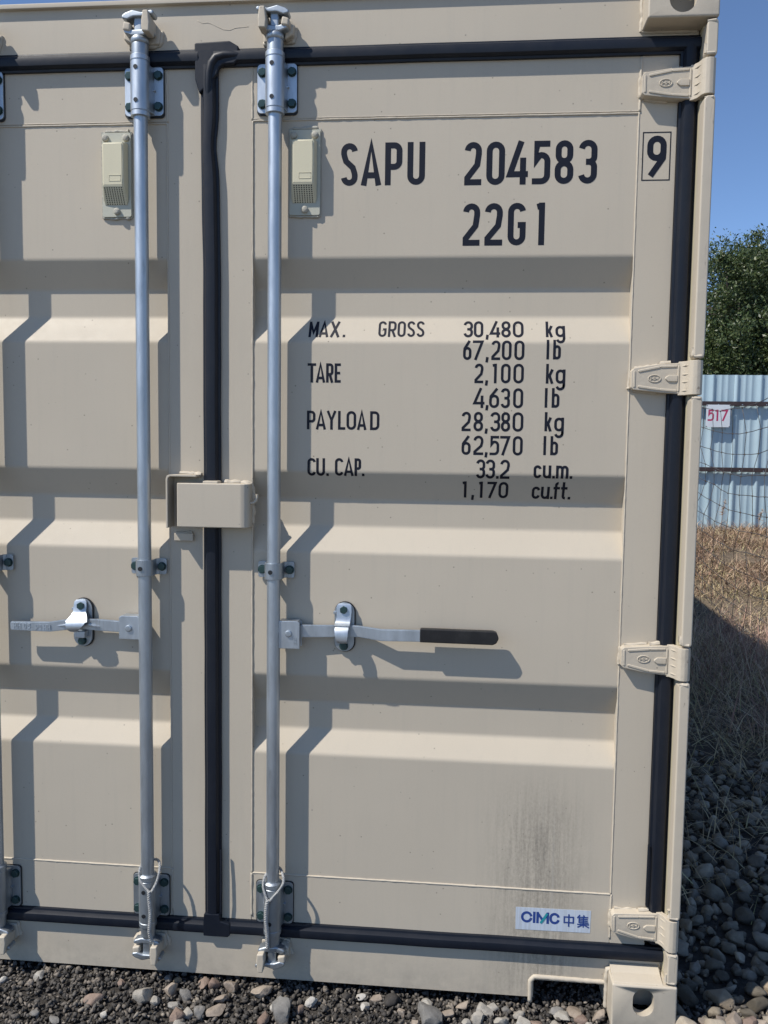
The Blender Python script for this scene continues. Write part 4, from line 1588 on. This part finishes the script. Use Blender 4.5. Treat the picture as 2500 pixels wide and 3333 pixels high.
# number sign screwed to the top rail
SX, SZ = 4.035, 1.955
sign = empty("number_sign", (SX, FY - 0.09, SZ), "small white plate with red number 517 on the blue fence", "sign")
b = B()
b.plate(SX * 1000 - 152, SX * 1000 + 152, SZ * 1000 - 146, SZ * 1000 + 146, FY * 1000 - 90, FY * 1000 - 84, 6, 0.8)
b.done("sign_plate", sign_mat, sign)
yy = FY * 1000 - 90.0
letters([('5', SX * 1000 - 132, SZ * 1000 - 66, 80, 148, 23), ('1', SX * 1000 - 38, SZ * 1000 - 66, 48, 148, 23), ('7', SX * 1000 + 38, SZ * 1000 - 66, 86, 148, 23)], red_ink, sign, lambda z: yy, plane='flat', thick=0.5)
for dx in (-146, 146):
    for dz in (-138, 138):
        b = B()
        b.cyl((SX * 1000 + dx, yy, SZ * 1000 + dz), (SX * 1000 + dx, yy - 4, SZ * 1000 + dz), 6, 8)
        b.done("screw", screw_mat, sign)

# ------------------------------------------------------------------ woven wire netting along the container
net = empty("wire_netting", (2.92, 5.0, 0.1), "rusty woven wire netting sagging along the dry grass in front of the blue fence", "wire fence")
NX = 2.92
y0n, y1n = 2.2, 8.8
heights = [0.05, 0.19, 0.34, 0.49, 0.65, 0.81, 0.96, 1.10, 1.26, 1.44, 1.62, 1.82]
stays = np.arange(y0n, y1n, 0.285)


def node(y, k):
    gz = float(ground_z(NX, y))
    frac = heights[k] / heights[-1]
    sag = -0.16 * frac * smooth(6.0, 8.2, y) + 0.10 * frac * math.sin((y - 1.5) * 1.1)
    q = Vector((y * 1.3, k * 0.9, 3.3))
    dy = 0.10 * noise.noise(q) + 0.05 * noise.noise(q * 3.1)
    dz = 0.022 * noise.noise(q * 2.1 + Vector((5, 5, 5)))
    dx = 0.10 * noise.noise(Vector((y * 0.5, k * 0.35, 9))) * (0.3 + frac)
    return Vector((NX + dx, y + dy, gz + heights[k] + float(sag) + dz)) * 1000


for k in range(len(heights)):
    pts = []
    prev = None
    for i, y in enumerate(stays):
        p = node(y, k)
        if prev is not None:
            mid = prev.lerp(p, 0.5)
            mid.z += random.uniform(-7, 4)
            pts.append(mid)
        pts.append(p)
        prev = p
    b = B()
    b.tube(pts, 2.9, 5)
    b.done("line_wire", wire_mat, net, sharp=0)
for y in stays:
    b = B()
    P = [node(y, k) for k in range(len(heights))]
    pts = []
    for a, c in zip(P, P[1:]):
        pts += [a, a.lerp(c, 0.5) + Vector((0, random.uniform(-6, 6), 0))]
    pts.append(P[-1])
    b.tube(pts, 2.5, 5)
    for p in P:
        b.tube([p + Vector((0, -7, 0)), p + Vector((0, 9, 0))], 6.0, 6)
    b.done("stay_wire", wire_mat, net, sharp=0)
for yp in (2.2, 8.75):
    b = B()
    gz = float(ground_z(NX, yp)) * 1000
    b.box(NX * 1000 + 4, NX * 1000 + 10, yp * 1000 - 20, yp * 1000 + 20, gz - 200, gz + 1900, 1)
    b.box(NX * 1000 + 10, NX * 1000 + 36, yp * 1000 - 3, yp * 1000 + 3, gz - 200, gz + 1900, 1)
    b.done("post", tpost_mat, net)


# ------------------------------------------------------------------ stones
def rock_shape(seed, sub, squash=(1, 1, 1), rough=0.35, angular=False):
    b = bmesh.new()
    bmesh.ops.create_icosphere(b, subdivisions=sub, radius=0.5)
    off = Vector((seed * 3.7, seed * 1.9, seed * 5.3))
    rnd = random.Random(seed)
    planes = [(Vector((rnd.gauss(0, 1), rnd.gauss(0, 1), rnd.gauss(0, 1))).normalized(), rnd.uniform(0.26, 0.42)) for _ in range(12 if angular else 5)]
    for v in b.verts:
        d = v.co.normalized()
        r = 0.5 * (1 + rough * noise.noise(d * 1.1 + off) + 0.3 * rough * noise.noise(d * 2.6 + off))
        p = d * r
        for n_, h in planes:
            k = p.dot(n_)
            if k > h:
                p -= n_ * (k - h) * (0.97 if angular else 0.7)
        v.co = Vector((p.x * squash[0], p.y * squash[1], p.z * squash[2]))
    V = np.array([v.co[:] for v in b.verts])
    F = np.array([[v.index for v in f.verts] for f in b.faces])
    b.free()
    return V, F


def rot_mats(n):
    q = RNG.normal(size=(n, 4))
    q /= np.linalg.norm(q, axis=1)[:, None]
    w, x, y, z = q.T
    return np.stack([1 - 2 * (y * y + z * z), 2 * (x * y - z * w), 2 * (x * z + y * w), 2 * (x * y + z * w), 1 - 2 * (x * x + z * z), 2 * (y * z - x * w), 2 * (x * z - y * w), 2 * (y * z + x * w), 1 - 2 * (x * x + y * y)], -1).reshape(-1, 3, 3)


def scatter(shapes, pos, size):
    VV, FF, off = [], [], 0
    which = RNG.integers(0, len(shapes), len(pos))
    for si, (V, F) in enumerate(shapes):
        idx = np.where(which == si)[0]
        if not len(idx):
            continue
        Rm = rot_mats(len(idx))
        P = np.einsum('nij,vj->nvi', Rm, V) * size[idx][:, None, None] + pos[idx][:, None, :]
        VV.append(P.reshape(-1, 3))
        FF.append((F[None] + (np.arange(len(idx)) * len(V))[:, None, None] + off).reshape(-1, 3))
        off += len(idx) * len(V)
    return np.concatenate(VV), np.concatenate(FF)


# dark crushed gravel in front of the doors
chips = [rock_shape(s_, 1, (1.15, 0.75, 0.52), 0.95, True) for s_ in range(10, 18)]
n = 34000
px = RNG.uniform(-1.3, 2.0, n)
py = RNG.uniform(-0.62, 0.40, n)
sz = 0.009 + 0.020 * RNG.beta(1.2, 2.3, n)
keep = ~((px > 1.3) & (py > 0.12))
px, py, sz = px[keep], py[keep], sz[keep]
lay = RNG.uniform(-0.009, 0.006, len(px))
V, F = scatter(chips, np.stack([px, py, ground_z(px, py) + lay], -1), sz)
meta(tri_object("gravel", V, F, chip_mat), label=None, kind="stuff")
bpy.data.objects["gravel"]["label"] = "dark crushed asphalt gravel in front of the container doors"
bpy.data.objects["gravel"]["category"] = "gravel"
n = 3600
px = RNG.uniform(-1.5, 2.1, n)
py = RNG.uniform(-0.75, 0.30, n)
sz = 0.015 + 0.018 * RNG.beta(1.1, 2.6, n)
keep = ~((px > 1.3) & (py > 0.12))
px, py, sz = px[keep], py[keep], sz[keep]
V, F = scatter(chips, np.stack([px, py, ground_z(px, py) - sz * 0.1], -1), sz)
meta(tri_object("coarse_gravel", V, F, stone_material("mixed_coarse_chips", [(0.0, (0.05, 0.046, 0.042)), (0.5, (0.085, 0.078, 0.07)), (0.7, (0.17, 0.152, 0.13)), (1.0, (0.33, 0.295, 0.25))], 0.5, 90)), "coarse dark and pale chips mixed into the gravel", "gravel", kind="stuff")

# pale stones lying on the gravel: x, y (mm), width, height (mm), tone
STONES = [(-475, 14, 30, 32, 'p'), (-244, 20, 23, 18, 'b'), (-290, -56, 39, 26, 'b'), (-162, -32, 42, 57, 'p'), (-126, -42, 26, 33, 'p'), (-98, 5, 34, 45, 't'), (-95, 50, 23, 18, 'y'), (-124, 52, 18, 18, 'g'), (-57, -8, 31, 27, 'g'), (-70, -48, 35, 20, 'p'), (-27, -69, 32, 26, 'p'), (-51, -88, 38, 34, 'b'), (-37, -112, 40, 19, 'p'), (-237, -108, 17, 23, 'w'), (1, -66, 26, 34, 'g'), (38, -58, 48, 26, 't'), (-21, 48, 37, 23, 'b'), (7, 45, 25, 36, 'b'), (54, 44, 41, 32, 't'), (44, -10, 35, 27, 't'), (-348, -144, 25, 17, 'g'), (-563, -8, 18, 18, 'w'), (-413, -120, 26, 17, 'g'), (214, -40, 48, 65, 'g'), (145, 24, 51, 43, 't'), (167, -74, 41, 26, 'b'), (282, 6, 27, 26, 'w'), (254, -23, 22, 26, 'b'), (188, -24, 20, 22, 'w'), (407, 48, 29, 15, 'w'), (423, 15, 33, 15, 'w'), (450, 44, 34, 18, 't'), (490, 45, 47, 27, 'd'), (521, -1, 22, 26, 't'), (586, 40, 27, 31, 'p'), (598, -15, 54, 47, 'g'), (640, 8, 39, 22, 't'), (680, 46, 35, 18, 't'), (737, 28, 48, 31, 'p'), (718, -6, 34, 43, 'p'), (690, -20, 26, 26, 'p'), (778, -5, 34, 30, 'p'), (827, 24, 33, 26, 'p'), (560, -41, 21, 30, 't'), (426, -65, 25, 13, 'p'), (367, 46, 27, 18, 'd'), (762, 48, 31, 18, 'p'), (797, 41, 22, 18, 'g'), (836, -14, 39, 40, 'p'), (868, -9, 38, 21, 'b'), (937, 34, 48, 26, 'p'), (974, 50, 57, 24, 't'), (985, 20, 26, 34, 'b'), (916, -13, 49, 21, 'p'), (926, 48, 27, 22, 'g'), (1036, 40, 33, 31, 't'), (1049, -16, 21, 21, 'b'), (1376, 66, 48, 39, 't'), (1415, 70, 37, 35, 'b'), (1302, 35, 34, 21, 't'), (1344, 50, 30, 26, 't'), (1443, 61, 34, 22, 't'), (1242, -19, 21, 17, 'p'), (1005, -4, 26, 26, 'p'), (954, -8, 26, 21, 'b')]
NAMED = {3: "tall pale angular stone on the gravel below the left rope loop",
         23: "large grey slab like stone on the gravel below the right rope loop",
         24: "broad tan stone against the sill below the right locking bar",
         15: "broad beige stone on the dark gravel left of the large grey slab",
         35: "large rounded grey stone on the gravel right of the middle",
         38: "pale stone lying on the gravel just left of the forklift pocket",
         51: "long tan flat stone lying in the mouth of the forklift pocket",
         50: "pale stone at the front edge of the forklift pocket",
         57: "tan sunlit stone on the ground right of the corner casting",
         0: "pale stone alone on the dark gravel far left",
         2: "reddish brown stone on the gravel left of the tall pale angular one",
         11: "brown stone near the bottom edge right of the tall pale angular one"}
stone_meshes = {}
for i, (x, y, w, h, tone) in enumerate(STONES):
    key = (tone, i % 5)
    ang = i % 6 != 2
    if key not in stone_meshes:
        V, F = rock_shape(101 + i, 3 if ang else 3, (1.0, 0.9, 0.85), 0.42, ang)
        me = bpy.data.meshes.new("stone")
        me.from_pydata(V.tolist(), [], F.tolist())
        me.polygons.foreach_set("use_smooth", np.ones(len(me.polygons), dtype=bool))
        me.set_sharp_from_angle(angle=R(32))
        me.materials.append(STONE[tone])
        stone_meshes[key] = me
    o = bpy.data.objects.new("stone", stone_meshes[key])
    COL.objects.link(o)
    xx, yy_ = x / 1000, y / 1000
    dpt = (w + h) / 2 * 0.95 / 1000
    yc = min(yy_, 0.062 - dpt * 0.42) if x < 860 or x > 1058 else yy_
    if 1040 < x < 1235:
        yc = min(yc, -0.005 - dpt * 0.45)
    o.location = (xx, yc, float(ground_z(xx, yc)) + h / 1000 * 0.22)
    o.scale = (w / 1000 * 1.38, dpt * 1.25, h / 1000 * 1.15)
    o.rotation_euler = (random.uniform(-0.35, 0.35), random.uniform(-0.35, 0.35), random.uniform(0, 6.28))
    if i in NAMED:
        meta(o, NAMED[i], "stone")
    else:
        o.parent = ground

# grey pebbles along the right side of the container
pebs = [rock_shape(s_, 2, (1.0, 0.78, 0.60), 0.42, s_ % 3 != 0) for s_ in range(40, 52)]
peb_me = []
for s_ in range(60, 74):
    V, F = rock_shape(s_, 3, (1.0, 0.80, 0.62), 0.42, s_ % 3 != 0)
    me = bpy.data.meshes.new("pebble")
    me.from_pydata(V.tolist(), [], F.tolist())
    me.polygons.foreach_set("use_smooth", np.ones(len(me.polygons), dtype=bool))
    me.materials.append(pebble_mat)
    peb_me.append(me)
placed = []
tries = 0
while len(placed) < 230 and tries < 20000:
    tries += 1
    x = random.uniform(1.235, 2.15)
    y = random.uniform(-0.02, 1.9)
    # keep inside the strip seen beyond the corner post
    if (y + 2.02) * (0.29 if y > 0.3 else 0.26) + 0.63 > x + 0.05 or x > 0.72 + (y + 2.02) * 0.42:
        continue
    s_ = random.uniform(0.042, 0.085) * (1.0 if y < 1 else 0.9)
    if any((x - a) ** 2 + (y - b_) ** 2 < (0.40 * (s_ + c_)) ** 2 for a, b_, c_ in placed):
        continue
    placed.append((x, y, s_))
for i, (x, y, s_) in enumerate(placed):
    o = bpy.data.objects.new("pebble", peb_me[i % len(peb_me)])
    COL.objects.link(o)
    o.location = (x, y, float(ground_z(x, y)) + s_ * 0.14)
    o.scale = (s_, s_, s_ * random.uniform(0.9, 1.2))
    o.rotation_euler = (random.uniform(-0.4, 0.4), random.uniform(-0.4, 0.4), random.uniform(0, 6.28))
    o.parent = ground
n = 12000
px = 1.23 + 2.4 * RNG.random(n) ** 1.2
py = RNG.uniform(-0.9, 5.2, n)
sz = 0.010 + 0.056 * RNG.beta(1.1, 2.6, n)
keep = ~((px < 1.30) & (py < 0.20)) & (RNG.random(n) < np.clip(1.15 - 0.16 * py - 0.10 * (px - 1.2), 0.15, 1))
px, py, sz = px[keep], py[keep], sz[keep]
V, F = scatter(pebs, np.stack([px, py, ground_z(px, py) - 0.1 * sz], -1), sz)
meta(tri_object("loose_gravel", V, F, pebble_mat, smooth=True), "bed of small grey pebbles in the shade right of the container", "pebbles", kind="stuff")


# ------------------------------------------------------------------ dry grass and weeds
def blades(name, x, y, length, width, lean, mat, label, cat, curl=0.6, z_off=-0.01, seg=3, az=None):
    n = len(x)
    a = RNG.uniform(0, 2 * math.pi, n) if az is None else az
    d = np.stack([np.cos(a), np.sin(a)], -1)
    side = np.stack([-np.sin(a + RNG.normal(0, 0.6, n)), np.cos(a + RNG.normal(0, 0.6, n))], -1)
    base = np.stack([x, y, ground_z(x, y) + z_off], -1)
    V = []
    ang = lean.copy()
    p = base.copy()
    step = length / seg
    for k in range(seg + 1):
        w = width * (1 - k / (seg + 0.25))
        s3 = np.concatenate([side * w[:, None], np.zeros((n, 1))], 1)
        V += [p - s3, p + s3]
        h = np.cos(ang) * step
        r_ = np.sin(ang) * step
        p = p + np.concatenate([d * r_[:, None], h[:, None]], 1)
        ang = ang + curl * RNG.uniform(0.2, 1.0, n)
    V = np.stack(V, 1).reshape(-1, 3)
    nv = 2 * (seg + 1)
    o = np.arange(n) * nv
    F = np.concatenate([np.stack([o + 2 * k, o + 2 * k + 1, o + 2 * k + 3, o + 2 * k + 2], -1) for k in range(seg)])
    return meta(tri_object(name, V, F, mat), label, cat, kind="stuff")


def clumps(n, xr, yr, per, spread, dens=None, patchy=0.0):
    cx = RNG.uniform(*xr, n)
    cy = RNG.uniform(*yr, n)
    if patchy:
        f = np.sin(cx * 3.1 + 1.3 * np.sin(cy * 2.3)) * np.sin(cy * 2.7 + 1.7 * np.sin(cx * 1.9)) + 0.6 * np.sin(cx * 8.3 + cy * 3.0) * np.sin(cy * 9.1 - cx)
        k = f > patchy
        cx, cy = cx[k], cy[k]
    if dens is not None:
        k = RNG.random(len(cx)) < dens(cx, cy)
        cx, cy = cx[k], cy[k]
    x = np.repeat(cx, per) + RNG.normal(0, spread, len(cx) * per)
    y = np.repeat(cy, per) + RNG.normal(0, spread, len(cy) * per)
    return x, y


# sunlit straw thatch beyond the netting
x, y = clumps(1900, (2.45, 7.2), (2.9, 9.1), 13, 0.06, lambda a, b_: np.clip((a - 1.9 - 0.12 * (4 - b_)) * 1.2, 0, 1), patchy=-0.55)
n = len(x)
blades("dry_grass", x, y, RNG.uniform(0.10, 0.36, n), RNG.uniform(0.0016, 0.0052, n), RNG.uniform(0.4, 1.8, n), straw_mat, "pale sunlit dry grass lying matted behind the wire netting", "grass", curl=0.95, seg=4)
# browner weeds on the rise before the fence
x, y = clumps(2800, (2.2, 7.5), (5.6, 9.1), 13, 0.05, lambda a, b_: np.clip((b_ - 5.2) * 0.6, 0, 1), patchy=-0.35)
n = len(x)
blades("dry_weeds", x, y, RNG.uniform(0.10, 0.34, n), RNG.uniform(0.0018, 0.0055, n), RNG.uniform(0.2, 1.7, n), brown_mat, "brown dried weeds at the foot of the blue fence", "weeds", curl=0.9, seg=4)
# reddish upright weeds in the container's shade
x, y = clumps(420, (1.75, 3.1), (1.6, 5.0), 16, 0.09, lambda a, b_: np.clip((a - 1.98 - 0.02 * b_) * 1.8, 0, 1))
n = len(x)
blades("red_weeds", x, y, RNG.uniform(0.12, 0.38, n), RNG.uniform(0.0014, 0.0032, n), RNG.uniform(0.1, 1.4, n), red_mat, "reddish dry weeds standing in the shade beside the container", "weeds", curl=0.32, seg=4)
# loose straw over the pebbles
x, y = clumps(560, (1.3, 2.7), (0.5, 5.0), 20, 0.08, lambda a, b_: np.clip(0.10 + 0.22 * b_, 0, 1))
n = len(x)
blades("straw_litter", x, y, RNG.uniform(0.06, 0.26, n), RNG.uniform(0.0013, 0.0028, n), RNG.uniform(0.5, 1.5, n), straw_mat, "loose straw tufts among the pebbles in the shade", "grass", curl=0.35, z_off=0.006)

# a few dead seed heads standing up before the fence
for i, (x, y) in enumerate(((4.02, 8.7), (4.45, 8.62), (4.62, 8.75))):
    b = B()
    gz = float(ground_z(x, y)) * 1000
    hgt = random.uniform(300, 420)
    b.tube([(x * 1000, y * 1000, gz), (x * 1000 + 12, y * 1000, gz + hgt * 0.6), (x * 1000 + 40, y * 1000, gz + hgt)], [4, 3, 2], 5)
    for k in range(40):
        t = random.uniform(0.55, 1.05)
        c0 = Vector((x * 1000 + 12 + 28 * (t - 0.6) / 0.4, y * 1000, gz + hgt * t))
        d = Vector((random.gauss(0, 1), random.gauss(0, 1), random.gauss(0, 0.6))) * 22
        b.tube([c0, c0 + d], [5, 1], 4)
    t_ = b.done("dead_weed", brown_mat, None, sharp=0)
    meta(t_, ("dead brown weed stalk by the blue fence closest to the container", "middle one of three dead weed stalks by the blue fence", "dead weed stalk by the blue fence farthest from the container")[i], "weed", "dead weed stalks before the fence")


# ------------------------------------------------------------------ trees behind the fence
def tree(name, loc, height, crown_r, crown_h, seed, label, mat, n_leaf):
    rnd = random.Random(seed)
    rg = np.random.default_rng(seed)
    t_ = empty(name, loc, label, "tree", "trees behind the blue fence")
    X, Y, Z = [v * 1000 for v in loc]
    H = height * 1000
    b = B()
    trunk = [(X, Y, Z - 300), (X + 60, Y, Z + H * 0.12), (X - 40, Y + 50, Z + H * 0.3), (X + 50, Y, Z + H * 0.55), (X, Y, Z + H * 0.8)]
    b.tube(trunk, [260, 210, 170, 110, 40], 10)
    b.done("trunk", bark_mat, t_, sharp=0)
    tips = []
    lb_ = B()
    for i in range(22):
        f = rnd.uniform(0.18, 0.75)
        a = rnd.uniform(0, 6.28)
        base = Vector((X, Y, Z + H * f))
        ln = crown_r * 1000 * rnd.uniform(0.5, 0.95) * (1.1 - 0.5 * f)
        end = base + Vector((math.cos(a) * ln, math.sin(a) * ln, ln * rnd.uniform(0.3, 0.9)))
        mid = base.lerp(end, 0.5) + Vector((rnd.gauss(0, 120), rnd.gauss(0, 120), rnd.gauss(0, 120)))
        lb_.tube([base, mid, end], [80, 50, 15], 6)
        tips += [mid, end]
        for k in range(3):
            e2 = mid.lerp(end, rnd.random()) + Vector((rnd.gauss(0, 500), rnd.gauss(0, 500), rnd.gauss(150, 400)))
            lb_.tube([mid.lerp(end, 0.3), e2], [28, 8], 5)
            tips.append(e2)
    lb_.done("limb", bark_mat, t_, sharp=0)
    # crown: clumps spread through an uneven volume
    nc = 620
    cl = []
    cz0 = Z / 1000 + height - crown_h
    while len(cl) < nc:
        p = rg.uniform(-1, 1, 3)
        r_ = np.linalg.norm(p)
        bump = 0.76 + 0.50 * noise.noise(Vector((p[0] * 1.7 + seed, p[1] * 1.7, p[2] * 1.9)))
        if r_ > bump or r_ < 0.35:
            continue
        cl.append((loc[0] + p[0] * crown_r, loc[1] + p[1] * crown_r, cz0 + crown_h * 0.5 + p[2] * crown_h * 0.5))
    # sprigs that stand out of the top and sides
    for k in range(26):
        a_ = rg.uniform(0, 6.28)
        ph = rg.uniform(0.15, 1.45)
        d_ = np.array([math.cos(a_) * math.cos(ph), math.sin(a_) * math.cos(ph), math.sin(ph)])
        for q in (0.86, 0.96, 1.05):
            j_ = rg.integers(0, len(cl))
            pp = d_ * q + rg.normal(0, 0.02, 3)
            cl[j_] = (loc[0] + pp[0] * crown_r, loc[1] + pp[1] * crown_r, cz0 + crown_h * 0.5 + pp[2] * crown_h * 0.5)
    cl = np.array(cl)
    size = rg.uniform(0.07, 0.34, nc)
    per = n_leaf // nc
    C = np.repeat(cl, per, 0)
    S = np.repeat(size, per)
    off = rg.normal(0, 1, (len(C), 3)) * S[:, None] * np.array([0.62, 0.62, 0.5])
    P = C + off
    n = len(P)
    u = rg.normal(0, 1, (n, 3))
    u /= np.linalg.norm(u, axis=1)[:, None]
    v = np.cross(u, rg.normal(0, 1, (n, 3)))
    v /= np.linalg.norm(v, axis=1)[:, None]
    L = rg.uniform(0.018, 0.046, n)[:, None]
    W = L * 0.42
    V = np.stack([P - u * L, P + v * W, P + u * L, P - v * W], 1).reshape(-1, 3)
    F = np.arange(n * 4).reshape(-1, 4)
    tri_object("crown", V, F, mat, t_)
    return t_


tree("broadleaf_tree", (6.05, 14.6, 0.35), 5.15, 2.0, 4.6, 3, "dark green broadleaf tree rising just behind the blue fence beside the container edge", leaf_dark_mat, 125000)
tree("broadleaf_tree", (7.7, 16.2, 0.35), 5.55, 2.1, 4.95, 5, "lighter green broadleaf tree right of the dark one behind the blue fence", leaf_mat, 125000)
tree("broadleaf_tree", (10.9, 16.5, 0.35), 5.7, 2.2, 5.6, 8, "green broadleaf tree farthest to the right behind the blue fence", leaf_mat, 70000)
